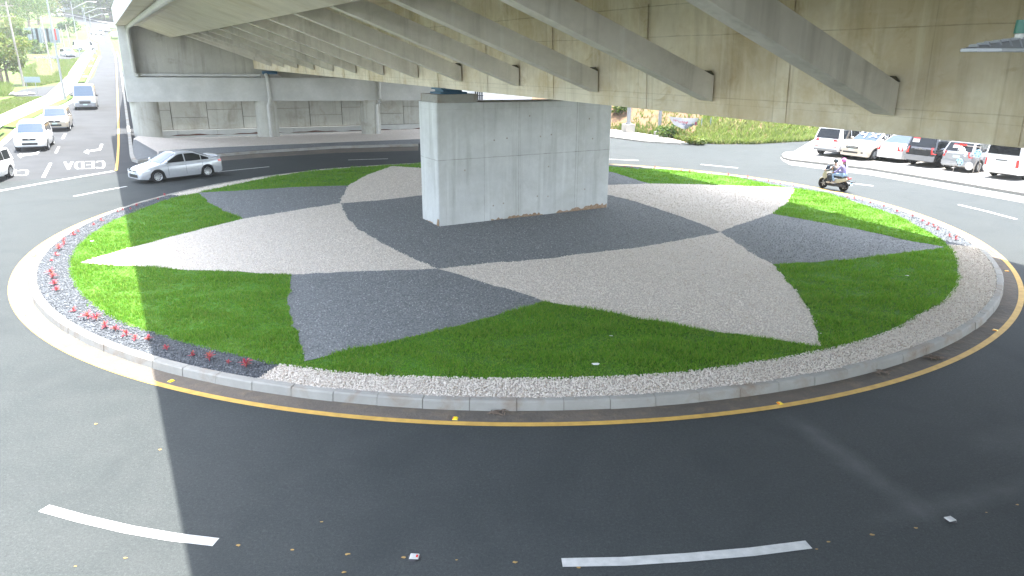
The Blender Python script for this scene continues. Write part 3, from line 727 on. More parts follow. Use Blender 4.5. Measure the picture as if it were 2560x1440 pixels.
for (x0, x1, yb) in ((343, 407, 357), (648, 700, 360), (905, 953, 340)):
    pc = at_depth((x0+x1)/2, 300, 56); u0, v0 = UV(pc); 
    Yd = 54.9 if x0 < 800 else 58.6
    pc = at_depth((x0+x1)/2, yb, Yd); u0, v0 = UV(pc); vc = abl(u0, 1.0); 
    dpt = B(u0, vc)[1]; pc = at_depth((x0+x1)/2, yb, dpt-.9); q = at_depth(x1, yb, dpt); q2 = at_depth(x0, yb, dpt); r = (q[0]-q2[0])/2
    pc2 = at_depth((x0+x1)/2, yb, dpt); 
    mb = MB(); n = 24
    z0, z1 = min(pc[2], .2)-.2, s_(u0, zb0, zb1)+.02
    ci = [(pc2[0]+r*math.cos(2*math.pi*i/n), pc2[1]+r*math.sin(2*math.pi*i/n)) for i in range(n)]
    mb.prism(ci, lambda x, y: (x, y, z0), lambda x, y: (x, y, z1)); mb.build('column', M['panel'], ae, world=True, smooth=40)
# back wall above the cap and the end face
zw = lambda u: 8.07+zg(61)
mb = MB(); mb.hexa([Bq(1.62, .9, s_(1.6, zt0, zt1)+.002), Bq(26, .9, s_(26, zt0, zt1)+.002), Bq(26, 1.9, s_(26, zt0, zt1)+.002), Bq(1.62, 1.9, s_(1.6, zt0, zt1)+.002)], [Bq(1.62, .9, 8.5), Bq(26, .9, 8.5), Bq(26, 1.9, 8.5), Bq(1.62, 1.9, 8.5)])
mb.build('back_wall', M['wall_dirty'], ae, world=True)
mb = MB(); mb.hexa([Bq(1.60, .1, s_(1.6, zt0, zt1)+.002), Bq(2.45, .1, s_(2.4, zt0, zt1)+.002), Bq(2.45, .897, s_(2.4, zt0, zt1)+.002), Bq(1.60, .897, s_(1.6, zt0, zt1)+.002)], [Bq(1.60, .1, 8.42), Bq(2.45, .1, 8.42), Bq(2.45, .897, 8.42), Bq(1.60, .897, 8.42)])
mb.build('cheek_wall', M['cap'], ae, world=True)
for (px0, px1) in ((672, 727),):
    u0 = UV(at_depth(px0, 190, 55.6))[0]; u1 = UV(at_depth(px1, 190, 55.6))[0]
    zz = s_(u0, zt0, zt1)
    mb = MB(); mb.hexa([Bq(u0, .15, zz), Bq(u1, .15, zz), Bq(u1, .85, zz), Bq(u0, .85, zz)], [Bq(u0, .15, zz+.26), Bq(u1, .15, zz+.26), Bq(u1, .85, zz+.26), Bq(u0, .85, zz+.26)])
    mb.build('pedestal', M['kerb'], ae, world=True)
    mb = MB(); mb.hexa([Bq(u0+.2, .2, zz+.262), Bq(u1-.2, .2, zz+.262), Bq(u1-.2, .8, zz+.262), Bq(u0+.2, .8, zz+.262)], [Bq(u0+.2, .2, zz+.5), Bq(u1-.2, .2, zz+.5), Bq(u1-.2, .8, zz+.5), Bq(u0+.2, .8, zz+.5)])
    mb.build('bearing', M['blue_bearing'], ae, world=True)
# retaining wall of staggered panels, with an open joint between each
rw = empty('retaining_wall', B(3, 66, 0), 0, 'retaining wall of staggered concrete panels behind the abutment columns', 'wall')
WS = 3.6
mb = MB(); mb.hexa([Bq(1.9, WS+.12, -.2), Bq(27, WS+.12, -.2), Bq(27, WS+.5, -.2), Bq(1.9, WS+.5, -.2)], [Bq(1.9, WS+.12, 4.2), Bq(27, WS+.12, 4.2), Bq(27, WS+.5, 4.2), Bq(1.9, WS+.5, 4.2)])
mb.build('backing', M['seam'], rw, world=True)
u = 1.95; i = 0
while u < 26.5:
    w = 2.7; ys = [(.62, 1.55), (1.58, 3.05), (3.08, 4.2)] if i % 2 else [(.62, 2.15), (2.18, 3.65), (3.68, 4.2)]
    for z0, z1 in ys:
        d = rl.uniform(-.015, .015)
        mb = MB(); mb.hexa([Bq(u, WS+d, z0), Bq(u+w-.05, WS+d, z0), Bq(u+w-.05, WS+.119, z0), Bq(u, WS+.119, z0)], [Bq(u, WS+d, z1), Bq(u+w-.05, WS+d, z1), Bq(u+w-.05, WS+.119, z1), Bq(u, WS+.119, z1)])
        mb.build('panel', M['panel'], rw, world=True)
    u += w; i += 1
mb = MB(); u = 1.9
while u < 26.5:
    mb.hexa([Bq(u, WS-.22, .0), Bq(u+2.98, WS-.22, .0), Bq(u+2.98, WS+.118, .0), Bq(u, WS+.118, .0)], [Bq(u, WS-.22, .585+rl.uniform(-.01, .01)), Bq(u+2.98, WS-.22, .585), Bq(u+2.98, WS+.118, .585), Bq(u, WS+.118, .585)]); u += 3.0
mb.build('footing', M['cap'], rw, world=True)
mb = MB(); xs = np.linspace(2.0, 26, 90); mb.strip([Bq(x, WS-.223, .13) for x in xs], [Bq(x, WS-.226, .20+.05*math.sin(x*1.3)+.03*math.sin(x*4.1)) for x in xs])
M['rust_mud'] = plain('rusty_mud', (.10, .045, .03), .9)
mb.build('mud_stain', M['rust_mud'], rw, world=True)

# drain pipes
def pipe(name, pts, r, label, rings=0, loc=None):
    e = empty(name, tuple(loc if loc is not None else pts[-1]), 0, label, 'drain pipe')
    mb = MB(); mb.tube(pts, r, 12); mb.build('pipe', M['pvc'], e, world=True, smooth=60)
    if rings:
        a, b = np.array(pts[0]), np.array(pts[1]); mb = MB(); t = (b-a)/np.linalg.norm(b-a)
        n = int(np.linalg.norm(b-a)/rings)
        for i in range(n):
            q = a+t*rings*i; mb.tube([q, q+t*rings*.4], r*1.09, 12)
        mb.build('collar', M['pvc'], e, world=True, smooth=60)
    return e
dA = abl(2.0, -.25); dB_ = lambda px, py, u=None: on_v(px, py, dA)
pA = on_v(319, 72, dA); 
along = np.array([*B(0, 1, G8)])
p_soff = pA+np.array([0, 0, 0.0])
top_pts = [pA-along*42, pA-along*.3+np.array([0, 0, .12]), pA+np.array([0, 0, -.25]), on_v(336, 182, dA), on_v(341, 187.5, dA)+0]
def capf(px, py, s=-.16):
    lo, hi = 45.0, 70.0
    for _ in range(60):
        m = (lo+hi)/2; p = at_depth(px, py, m); u, v = UV(p)
        if v < abl(u, s): lo = m
        else: hi = m
    return at_depth(px, py, m)
pipe('drain_pipe', [tuple(p) for p in top_pts]+[tuple(capf(352, 188.5, .55)), tuple(capf(660, 188.5, .55)), tuple(capf(668, 190, .2))], .135, 'long grey pipe bending from the deck edge down along the top of the cap beam', .30)
pipe('drain_pipe', [tuple(capf(664, 186, .1)), tuple(capf(668, 195, -.15)), tuple(capf(675, 245)), tuple(capf(673, 258)), tuple(capf(671, 264)), (*capf(671, 264)[:2], .1)], .14, 'grey downpipe dropping past the middle abutment column')
pipe('drain_pipe', [tuple(capf(947, 196, -.15)), tuple(capf(950, 246)), tuple(capf(949, 255)), tuple(capf(941, 260)), (*capf(941, 260)[:2], .1)], .14, 'grey downpipe dropping past the far abutment column near the pier')

# luminaire at the right edge
le = empty('street_lamp', tuple(flat(2705, 1180)), 0, 'flat grey lamp head reaching in at the right edge, with green photocell on top', 'street lamp')
c0 = at_depth(2570, 122, 4.4); ux = np.array([1, -.10, 0.0]); ux /= np.linalg.norm(ux); uy = np.array([.10, 1, 0]); uy /= np.linalg.norm(uy)
def LP(x, y, z): return tuple(c0+ux*x+uy*y+np.array([0, 0, z]))
mb = MB(); out = [(-.375, .0), (-.33, .10), (-.22, .145), (.0, .155), (.34, .10), (.34, -.10), (.0, -.155), (-.22, -.145), (-.33, -.10)]
mb.prism(out, lambda x, y: LP(x, y, -.018), lambda x, y: LP(x, y, .0)); mb.build('lens_frame', M['steel'], le, world=True)
mb = MB(); n = len(out); hh = [0.004, .012, .035, .065, .075, .075, .065, .035, .012]
mb.add([LP(x*.97, y*.95, .002) for x, y in out]+[LP(x*.9, y*.62, h) for (x, y), h in zip(out, hh)], [(i, (i+1) % n, n+(i+1) % n, n+i) for i in range(n)]+[tuple(range(n, 2*n))])
mb.build('housing', M['grey_trim'], le, world=True, smooth=35)
mb = MB()
for i, x in enumerate(np.linspace(-.31, -.06, 6)):
    h = float(np.interp(x, [-.375, -.22, 0, .34], [.006, .037, .067, .077])); wy = float(np.interp(x, [-.375, -.22, 0], [.02, .13, .15]))
    mb.hexa([LP(x, -wy, .003), LP(x+.008, -wy, .003), LP(x+.008, wy, .003), LP(x, wy, .003)], [LP(x, -wy*.62, h+.006), LP(x+.008, -wy*.62, h+.006), LP(x+.008, wy*.62, h+.006), LP(x, wy*.62, h+.006)])
mb.build('cooling_fins', M['steel'], le, world=True)
M['photocell'] = plain('green_photocell', (.02, .10, .07), .4)
mb = MB(); ci = [(.045*math.cos(k*.5236)+.01, .045*math.sin(k*.5236)) for k in range(12)]
mb.prism(ci, lambda x, y: LP(x*.75-.06, y*.75, .05), lambda x, y: LP(x*.75-.06, y*.75, .085)); mb.build('photocell_base', M['pvc'], le, world=True)
mb = MB(); mb.prism(ci, lambda x, y: LP(x-.06, y, .085), lambda x, y: LP(x*.92-.06, y*.92, .16)); mb.build('photocell', M['photocell'], le, world=True, smooth=40)
mb = MB(); base = np.array(le.location); mb.tube([LP(.30, 0, .03), LP(.8, 0, .0), (base[0], base[1], c0[2]-.25), tuple(base)], [.03, .03, .05, .08], 10); mb.build('pole', M['steel'], le, world=True, smooth=50)

# embankment of the road on top, carrying on behind the abutment
ew = empty('embankment_wall', B(2.2, 66, 0), 0, 'high concrete side wall of the ramp running on behind the abutment', 'wall')
mb = MB(); LW = [(1.85, 67.6), (2.35, 80), (3.3, 105), (5.2, 150)]
for (u0, v0), (u1, v1) in zip(LW[:-1], LW[1:]):
    mb.hexa([B(u0, v0, -.5), B(u0+24, v0, -.5), B(u1+24, v1, -.5), B(u1, v1, -.5)], [B(u0, v0, 9.2), B(u0+24, v0, 9.2), B(u1+24, v1, 9.0), B(u1, v1, 9.0)])
mb.build('wall', M['panel'], ew, world=True)
# ------------------------------------------------------------------ vehicles
def lerp(a, b, t): return a+(b-a)*t
def make_wheel(r, w, spokes=5, rimm='rim', dirty=False):
    """tyre mesh with its axle along Y, rim as a child; outer face at -Y"""
    mb = MB(); k = w/2
    mb.lathe([(r*.60, -k*.8), (r*.66, -k), (r*.93, -k), (r, -k*.62), (r, k*.62), (r*.93, k), (r*.66, k), (r*.60, k*.8)], 22)
    ty = mb.build('wheel', M['rubber'], smooth=35)
    mb = MB(); mb.lathe([(r*.64, -k*.98), (r*.60, -k*.9), (r*.57, -k*.45)], 22)
    mb.lathe([(r*.655, -k*1.0), (r*.64, -k*1.03), (r*.575, -k*.9), (r*.57, -k*.6)], 22)
    for i in range(spokes):
        a = 2*math.pi*i/spokes; ca, sa = math.cos(a), math.sin(a); d = r*.075
        q = lambda rad, off, y: (rad*ca-off*sa, y, rad*sa+off*ca)
        mb.hexa([q(r*.08, -d*1.2, -k*.72), q(r*.60, -d, -k*.9), q(r*.60, d, -k*.9), q(r*.08, d*1.2, -k*.72)][::-1], [q(r*.08, -d*1.2, -k*.3), q(r*.60, -d*1.1, -k*.36), q(r*.60, d*1.1, -k*.36), q(r*.08, d*1.2, -k*.3)][::-1])
    mb.lathe([(r*.13, -k*.4), (r*.12, -k*.82), (0.001, -k*.84)], 10)
    ri = mb.build('rim', M[rimm], ty, smooth=30)
    mb = MB(); mb.lathe([(r*.60, -k*.46), (0.001, -k*.345)], 18); mb.build('brake_disc', M['black_trim'], ri)
    return ty
def car(name, label, loc, head, S, paint, group=None, cat='car'):
    """S: L W H belt hood trunk cabin=(xA,xB,xC,xD as fractions from the front) etc.  local x forward"""
    L, W, Hh = S['L'], S['W'], S['H']; xf, xr = L/2, -L/2
    e = empty(name, loc, head, label, cat, group)
    if S.get('scale'): e.scale = (S['scale'],)*3
    pm = M[paint]; rw_, ww = S.get('wr', .32), S.get('ww', .21)
    fx = lambda fr: xf-L*fr                                  # fraction from the front -> x
    wx = (fx(S['wf']), fx(S['wb'])); sill = S.get('sill', .2); ra = rw_*1.16
    tz = sorted([(fx(a), b) for a, b in S['top']]); tx = [a for a, b in tz]; tzv = [b for a, b in tz]
    ztop = lambda x: float(np.interp(x, tx, tzv))
    endc, pw = S.get('round', .16), S.get('rp', 7)
    def hw(x): t = abs(x)/(L/2); return W/2*(1-endc*t**pw)
    def zbot(x):
        t = abs(x)/(L/2); z = sill+S.get('lift', .10)*max(0, (t-.82)/.18)**1.5
        for q in wx:
            if abs(x-q) < ra: z = max(z, rw_+math.sqrt(ra*ra-(x-q)**2))
        return z
    KS = [(.955, 0.0), (.99, .18), (1.0, .45), (.985, .72), (.955, .90), (.90, .975), (.80, 1.0), (0, 1.0)]
    def sec(x, j):
        zb, zt_ = zbot(x), ztop(x); zs = sill; f, h = KS[j]
        z = max(zb, lerp(zs, zt_, h)) if j < 6 else zt_
        if j == 7: z += S.get('crown', .02)
        if zb > lerp(zs, zt_, .72) and j < 4: z = zb
        return hw(x)*f, z
    n = 56; xs = [xr+(xf-xr)*(i/n) for i in range(n+1)]
    extra = [xr+.015, xr+.04, xr+.08, xf-.015, xf-.04, xf-.08]
    xs = sorted(set([round(x, 4) for x in xs+extra]+[round(q+ra*s_, 4) for q in wx for s_ in (-.999, -.9, .9, .999)]))
    mb = MB(); rows = []
    for x in xs:
        t = max(0, (abs(x)-(L/2-.09))/.09); sh = 1-.10*t*t
        row = []
        for j in list(range(8)): y, z = sec(x, j); row.append((x, y*sh, z-.03*t*t*(1 if j > 3 else 0)))
        rows.append([(a, -b, c) for a, b, c in row]+row[::-1][1:])
    m = len(rows[0]); vs = [p for r in rows for p in r]
    mb.add(vs, [(i*m+j, i*m+j+1, (i+1)*m+j+1, (i+1)*m+j) for i in range(len(xs)-1) for j in range(m-1)])
    mb.add(rows[0], [tuple(range(m))]); mb.add(rows[-1], [tuple(range(m))[::-1]])
    body = mb.build('body', pm, e, smooth=32)
    uz = min(S['belt']-.1, rw_*2+.12, ztop(xf-.12)-.08, ztop(xr+.12)-.08); ul, uh = max(xr+.3, wx[1]-ra-.03), min(xf-.3, wx[0]+ra+.03)
    mb = MB(); mb.box(ul, uh, -W*.435, W*.435, sill+.02, uz); mb.box(xr+.14, ul-.003, -W*.32, W*.32, sill+.06, uz-.05); mb.box(uh+.003, xf-.14, -W*.32, W*.32, sill+.06, uz-.05); mb.box(xr+.35, xf-.35, -W*.38, W*.38, sill-.05, sill+.017); mb.build('underbody', M['black_trim'], e)
    # greenhouse
    xA, xB, xC, xD = (fx(q) for q in S['cab']); zb0 = S['belt']; zr = Hh; zA = ztop(xA)-.02; zD = ztop(xD)-.02
    if S.get('rearz') is not None: zD = S['rearz']
    wb, wt = W/2*S.get('gb', .90), W/2*S.get('gt', .72)
    px_ = [xD, xC, lerp(xC, xB, .35), lerp(xC, xB, .7), xB, xA]; pz = [zD, zr-.035-S.get('rdrop', 0), zr-.005, zr, zr-.045, zA]
    def prof(x): return float(np.interp(x, px_, pz))
    def gw(z): return lerp(wb, wt, min(1, max(0, (z-zb0)/(zr-zb0))))
    gx = sorted(set(list(np.linspace(xD, xC, 6))+list(np.linspace(xC, xB, 12))+list(np.linspace(xB, xA, 8))))
    rows = []
    for x in gx:
        zt_ = prof(x); z0 = min(zb0, zt_)-.05; r = []
        for y, z in ((gw(z0), z0), (gw(lerp(z0, zt_, .5)), lerp(z0, zt_, .5)), (gw(zt_-.05), zt_-.045), (gw(zt_)-.03, zt_-.012), (gw(zt_)*.86, zt_+.004), (0, zt_+.025)):
            r.append((x, y, z))
        rows.append([(a, -b, c) for a, b, c in r]+r[::-1][1:])
    m = len(rows[0]); mb = MB(); mb.add([p for r in rows for p in r], [(i*m+j, i*m+j+1, (i+1)*m+j+1, (i+1)*m+j) for i in range(len(gx)-1) for j in range(m-1)])
    mb.add(rows[0], [tuple(range(m))]); mb.build('cabin', pm, e, smooth=35)
    def pane(nm, xa, za, xb, zb_, marg, mat, lo=.06, hi=.93):
        mb = MB(); nx = np.array([-(zb_-za), (xb-xa)]); nx = nx/np.linalg.norm(nx); nx = nx if nx[1] > 0 or abs(nx[1]) < 1e-6 else -nx
        if abs(xb-xa) < .25*abs(zb_-za) or True: nx = np.array([abs(zb_-za)*np.sign(xa-xb if abs(xa-xb) > 1e-4 else xa), abs(xb-xa)]); nx = nx/np.linalg.norm(nx)
        A = []
        for t in np.linspace(lo, hi, 5):
            x, z = lerp(xa, xb, t), lerp(za, zb_, t); w = gw(z)-marg
            A.append([(x+nx[0]*(.016+.018*(1-abs(s))), y_, z+nx[1]*(.016+.018*(1-abs(s)))) for s, y_ in ((s, s*w) for s in np.linspace(-1, 1, 7))])
        mb.add([p for r in A for p in r], [(i*7+j, i*7+j+1, (i+1)*7+j+1, (i+1)*7+j) for i in range(4) for j in range(6)])
        return mb.build(nm, M[mat], e, smooth=60)
    pane('windshield', xA, zA, xB, zr-.045, .075, 'shield_glass', .08, .94)
    pane('rear_window', xD, zD, xC, zr-.035-S.get('rdrop', 0), .085, S.get('rglass', 'glass'), S.get('rlo', .10), .90)
    wins = S['wins']
    for sgn in (-1, 1):
        for (fa, fb) in wins:
            x0, x1 = fx(fb), fx(fa); A = []
            for x in np.linspace(x0, x1, 10):
                zl = zb0+.03; zh = min(prof(x)-.085, zr-.105)
                if zh < zl+.015: zh = zl+.015
                A.append((x, zl, zh))
            mb = MB(); of = .010
            mb.strip([(x, sgn*(gw(zl)+of), zl) for x, zl, zh in A], [(x, sgn*(gw(zh)+of), zh) for x, zl, zh in A])
            mb.build('side_window', M[S.get('sglass', 'glass')], e)
        for fr in S.get('seams', []):
            x = fx(fr); zs = [lerp(sill+.1, ztop(x), t) for t in np.linspace(0, .93, 6)]
            def yy(z): h = (z-sill)/(ztop(x)-sill); return hw(x)*float(np.interp(h, [k[1] for k in KS[:6]], [k[0] for k in KS[:6]]))+.004
            mb = MB(); mb.strip([(x-.007, sgn*yy(z), z) for z in zs], [(x+.007, sgn*yy(z), z) for z in zs]); mb.build('door_seam', M['black_trim'], e)
            if fr == S['seams'][0]: continue
            xh = x+.10; z = ztop(x)-.10
            mb = MB(); mb.box(xh, xh+.2, sgn*(yy(z)-.03), sgn*(yy(z)+.022), z-.02, z+.02); mb.build('door_handle', M[S.get('handle', paint)], e)
        xm = fx(S['cab'][0])-.28
        mb = MB(); zmm = zb0+.10; ymm = gw(zb0)+.12
        mb.ball((xm, sgn*ymm, zmm), .075, .12, .085, 10, 6); mb.box(xm-.03, xm+.03, sgn*(gw(zb0)-.02), sgn*ymm, zmm-.06, zmm-.02)
        mb.build('side_mirror', M[S.get('mirror', paint)], e, smooth=50)
    # lights and ends
    def wrap(nm, x_end, dirn, z0, z1, depth, y_in, mat, taper=0.0, off=.012):
        for sgn in (-1, 1):
            mb = MB(); A = []; Bv = []
            def ys(x, z): 
                h = (z-sill)/(ztop(x)-sill); t = max(0, (abs(x)-(L/2-.09))/.09); return hw(x)*(1-.10*t*t)*float(np.interp(h, [k[1] for k in KS[:7]], [k[0] for k in KS[:7]]))+off
            for x in np.linspace(depth, 0, 5):
                X = x_end-dirn*x; f = x/depth
                lo_, hi_ = z0+(z1-z0)*taper*f*.8, z1-(z1-z0)*taper*f*.15
                A.append((X+dirn*(.012 if x == 0 else 0), sgn*ys(X, lo_), lo_)); Bv.append((X+dirn*(.012 if x == 0 else 0), sgn*ys(X, hi_), hi_))
            A.append((x_end+dirn*off, sgn*y_in, z0+(z1-z0)*.25*taper)); Bv.append((x_end+dirn*off, sgn*y_in, z1))
            mb.strip(A, Bv); A2 = [(p[0]-dirn*.03, p[1]-sgn*.03, p[2]) for p in A]; B2 = [(p[0]-dirn*.03, p[1]-sgn*.03, p[2]) for p in Bv]
            mb.strip(A, A2); mb.strip(Bv, B2)
            mb.build(nm, M[mat], e)
    hw_e = hw(xf)*.9
    for it in S['front']: 
        nm, y0, y1, z0, z1, mat, pr = it
        mb = MB(); c = min(.03, (z1-z0)*.3); x0 = xf-.03; x1 = xf+pr
        mb.prism([(y0+c, z0), (y1-c, z0), (y1, z0+c), (y1, z1-c), (y1-c*.5, z1), (y0+c*.5, z1), (y0, z1-c), (y0, z0+c)], lambda y, z: (x0, y, z), lambda y, z: (x1, y, z)); mb.build(nm, M[mat], e)
    for it in S['back']:
        nm, y0, y1, z0, z1, mat, pr = it
        mb = MB(); c = min(.03, (z1-z0)*.3); x0 = xr+.03; x1 = xr-pr
        mb.prism([(y0+c, z0), (y1-c, z0), (y1, z0+c), (y1, z1-c), (y1-c*.5, z1), (y0+c*.5, z1), (y0, z1-c), (y0, z0+c)], lambda y, z: (x0, y, z), lambda y, z: (x1, y, z)); mb.build(nm, M[mat], e)
    z0, z1, dp, yi, tp_ = S['head']; wrap('headlight', xf, 1, z0, z1, dp, yi, 'clear_lens', tp_)
    z0, z1, dp, yi, tp_ = S['tail']; wrap('tail_light', xr, -1, z0, z1, dp, yi, 'red_lens', tp_)
    # wheels
    key = (rw_, ww, S.get('spokes', 5))
    proto = make_wheel(rw_, ww, S.get('spokes', 5), S.get('rimm', 'rim')); first = True
    for q in wx:
        for sgn in (-1, 1):
            wv = proto if first else copy_tree(proto, e)
            first = False; wv.parent = e; wv.location = (q, sgn*(W/2-ww/2-.015), rw_); wv.rotation_euler = (0, rl.uniform(0, 1), 0 if sgn < 0 else math.pi)
    if S.get('rack'):
        mb = MB(); yr = gw(zr)-.10
        for sgn in (-1, 1):
            mb.tube([(fx(q), sgn*yr, zr+h) for q, h in ((S['cab'][1]+.04, -.01), (S['cab'][1]+.07, .07), (S['cab'][2]-.03, .07), (S['cab'][2]+.0, 0))], .022, 8)
        for i in range(S['rack']):
            q = lerp(S['cab'][1]+.08, S['cab'][2]-.06, i/max(1, S['rack']-1)); mb.tube([(fx(q), -yr, zr+.075), (fx(q), yr, zr+.075)], .018, 6)
        mb.build('roof_rack', M['grey_trim'], e, smooth=50)
    if S.get('spoiler'):
        sx, sz, sl = S['spoiler']; mb = MB(); mb.hexa([(sx-sl, -W*.40, sz), (sx+.05, -W*.42, sz-.02), (sx+.05, W*.42, sz-.02), (sx-sl, W*.40, sz)], [(sx-sl, -W*.39, sz+.035), (sx+.05, -W*.41, sz+.03), (sx+.05, W*.41, sz+.03), (sx-sl, W*.39, sz+.035)])
        mb.box(sx-sl+.05, sx-sl+.15, -W*.36, -W*.33, sz-.12, sz+.01); mb.box(sx-sl+.05, sx-sl+.15, W*.33, W*.36, sz-.12, sz+.01); mb.build('spoiler', pm, e)
    e['_L'] = L
    del e['_L']
    return e
PLATE = lambda z: ('license_plate', -.16, .16, z, z+.13, 'plate', .03)
def suv(**k):
    S = dict(L=4.4, W=1.81, H=1.68, belt=1.02, sill=.30, wr=.345, ww=.225, wf=.195, wb=.795, top=[(0, .80), (.03, .90), (.14, .99), (.27, 1.05), (.98, 1.04), (1, .98)], cab=(.26, .385, .93, .985), rearz=1.0, gt=.78,
        wins=[(.31, .50), (.515, .70), (.715, .90)], seams=[.30, .505, .705], round=.13, rp=6, front=[('grille', -.36, .36, .70, .84, 'black_trim', .012), ('bumper_intake', -.42, .42, .42, .56, 'black_trim', .014), ('badge', -.06, .06, .735, .815, 'chrome', .02), ('bumper_lip', -.72, .72, .31, .37, 'grey_trim', .015), ('license_plate', -.17, .17, .57, .67, 'plate', .02)],
        back=[('license_plate', -.17, .17, .78, .90, 'plate', .02), ('rear_bumper', -.74, .74, .36, .58, 'grey_trim', .05)], head=(.70, .88, .36, .42, .3), tail=(.75, 1.02, .12, .60, .1), lift=.06)
    S.update(k); return S
def sedan(**k):
    S = dict(L=4.64, W=1.78, H=1.46, belt=.93, sill=.20, wr=.325, ww=.215, wf=.205, wb=.79, top=[(0, .60), (.02, .68), (.10, .80), (.26, .95), (.50, .955), (.80, .985), (.955, 1.0), (.985, .95), (1, .88)], cab=(.255, .43, .70, .885), gt=.70,
        wins=[(.315, .52), (.535, .72), (.73, .80)], seams=[.315, .527, .73], round=.20, rp=5, front=[('grille', -.36, .36, .60, .64, 'black_trim', .012), ('bumper_intake', -.46, .46, .30, .46, 'black_trim', .014), ('badge', -.06, .06, .605, .66, 'chrome', .03), ('license_plate', -.15, .15, .47, .57, 'plate', .02)],
        back=[('license_plate', -.17, .17, .70, .82, 'plate', .02), ('trunk_trim', -.5, .5, .84, .87, 'chrome', .012)], head=(.58, .72, .52, .46, .5), tail=(.74, .90, .30, .5, .3), lift=.05)
    S.update(k); return S
def vanspec(**k):
    S = dict(L=4.7, W=1.70, H=2.0, belt=1.12, sill=.25, wr=.33, ww=.20, wf=.19, wb=.77, top=[(0, .86), (.025, .98), (.10, 1.10), (.16, 1.15), (.985, 1.14), (1, 1.08)], cab=(.10, .245, .965, .992), rearz=1.08, gt=.84, gb=.95,
        wins=[(.20, .36), (.38, .62), (.64, .93)], seams=[.195, .37, .62], round=.10, rp=8, front=[('grille', -.44, .44, .58, .72, 'black_trim', .014), ('upper_grille', -.42, .42, .77, .82, 'black_trim', .012), ('bumper_intake', -.5, .5, .33, .42, 'grey_trim', .014), ('license_plate', -.17, .17, .44, .55, 'plate', .02)],
        back=[('license_plate', -.2, .2, .74, .86, 'plate', .02), ('rear_bumper', -.74, .74, .36, .56, 'paint_white', .06), ('handle_bar', -.26, .26, .90, .94, 'black_trim', .025)], head=(.64, .84, .24, .50, .2), tail=(.62, .98, .06, .66, 0), lift=.05)
    S.update(k); return S
def heading(p, q):
    a, b = gp(*p), gp(*q); return math.atan2(b[1]-a[1], b[0]-a[0])
hd = math.atan2(-SD[1], -SD[0])                            # towards us down the approach road
def at_c(px, py, off, h, dz=0):                            # base point of the nearer end -> centre
    p = gp(px, py); return (p[0]-math.cos(h)*off, p[1]-math.sin(h)*off, p[2]+dz)

# silver saloon on the roundabout
h = heading((522, 441), (400, 456)); w1, w2 = gp(400, 457), gp(522, 441.5); mid = (w1+w2)/2
off = np.array([-math.sin(h), math.cos(h)])*.80
car('silver_sedan', 'silver saloon driving on the roundabout beside the abutment, dark side windows', (mid[0]-off[0], mid[1]-off[1], 0.004), h, sedan(L=4.52, wf=.19, wb=.785, H=1.45, cab=(.235, .455, .655, .90), wins=[(.30, .52), (.535, .72), (.73, .82)], spoiler=(-2.02, 1.065, .22), spokes=10, sglass='glass', mirror='paint_silver'), 'paint_silver')
RG = 'cars coming down the approach road'
h1 = hd+.0
p = gp(80, 371)
h1 = heading((262, 98), (200, 300))
car('white_suv', 'white off-roader with ribbed roof rack leading the cars down the approach road', at_c(79, 380, 2.2, hd-.06, .01), hd-.06, suv(rack=7, rimm='rim', scale=1.04), 'paint_white', RG)
car('gold_suv', 'champagne coloured off-roader right behind the white one with roof rack', at_c(141, 330, 2.2, hd-.05, .01), hd-.05, suv(rack=2, scale=1.04), 'paint_gold', RG)
car('minivan', 'silver high-roof minibus following the champagne off-roader', at_c(216, 275, 2.35, hd-.03, .01), hd-.03, vanspec(L=4.84, W=1.88, H=2.24, belt=1.2, mirror='black_trim', scale=1.08, top=[(0, .92), (.025, 1.02), (.09, 1.16), (.15, 1.22), (.985, 1.2), (1, 1.1)]), 'paint_grey', RG)
car('white_car', 'white car cut off by the left edge, waiting at the give way line', at_c(-88, 474, 2.1, hd-.25, .01), hd-.25, suv(L=4.3, H=1.6, belt=.98), 'paint_white', RG)
FG = 'far vehicles up the approach road'
car('white_van', 'white panel van turning out of the side road behind the lamp posts', at_c(214, 127, .0, hd+1.9, .03), hd+1.9, vanspec(wins=[(.20, .34)], H=2.1), 'paint_white', FG, 'van')
pk = car('white_pickup', 'white off-roader facing us on the side road by the grass', at_c(180, 143, 2.2, hd+.35, .03), hd+.35, suv(H=1.8), 'paint_white', FG)
car('white_suv', 'small white off-roader parked on the pale forecourt far up the road', at_c(231, 88, 2.0, hd-.6, .08), hd-.6, suv(), 'paint_white', FG)
car('white_car', 'tiny white car coming down the far end of the approach road', at_c(266, 80, 2.0, hd, .04), hd, sedan(), 'paint_white', FG)
car('white_car', 'white car half hidden by the bridge edge far up the road', at_c(287, 95, 2.0, hd+math.pi, .04), hd+math.pi, sedan(), 'paint_white', FG)
car('white_car', 'white car on the hilltop highway beside the tall lamp post', at_c(150, 43, 1.0, hd+.7, .2), hd+.7, suv(), 'paint_white', FG)
car('white_car', 'white car on the hilltop highway, upper of the pair', at_c(153, 33, 1.0, hd+.7, .2), hd+.7, suv(), 'paint_white', FG)
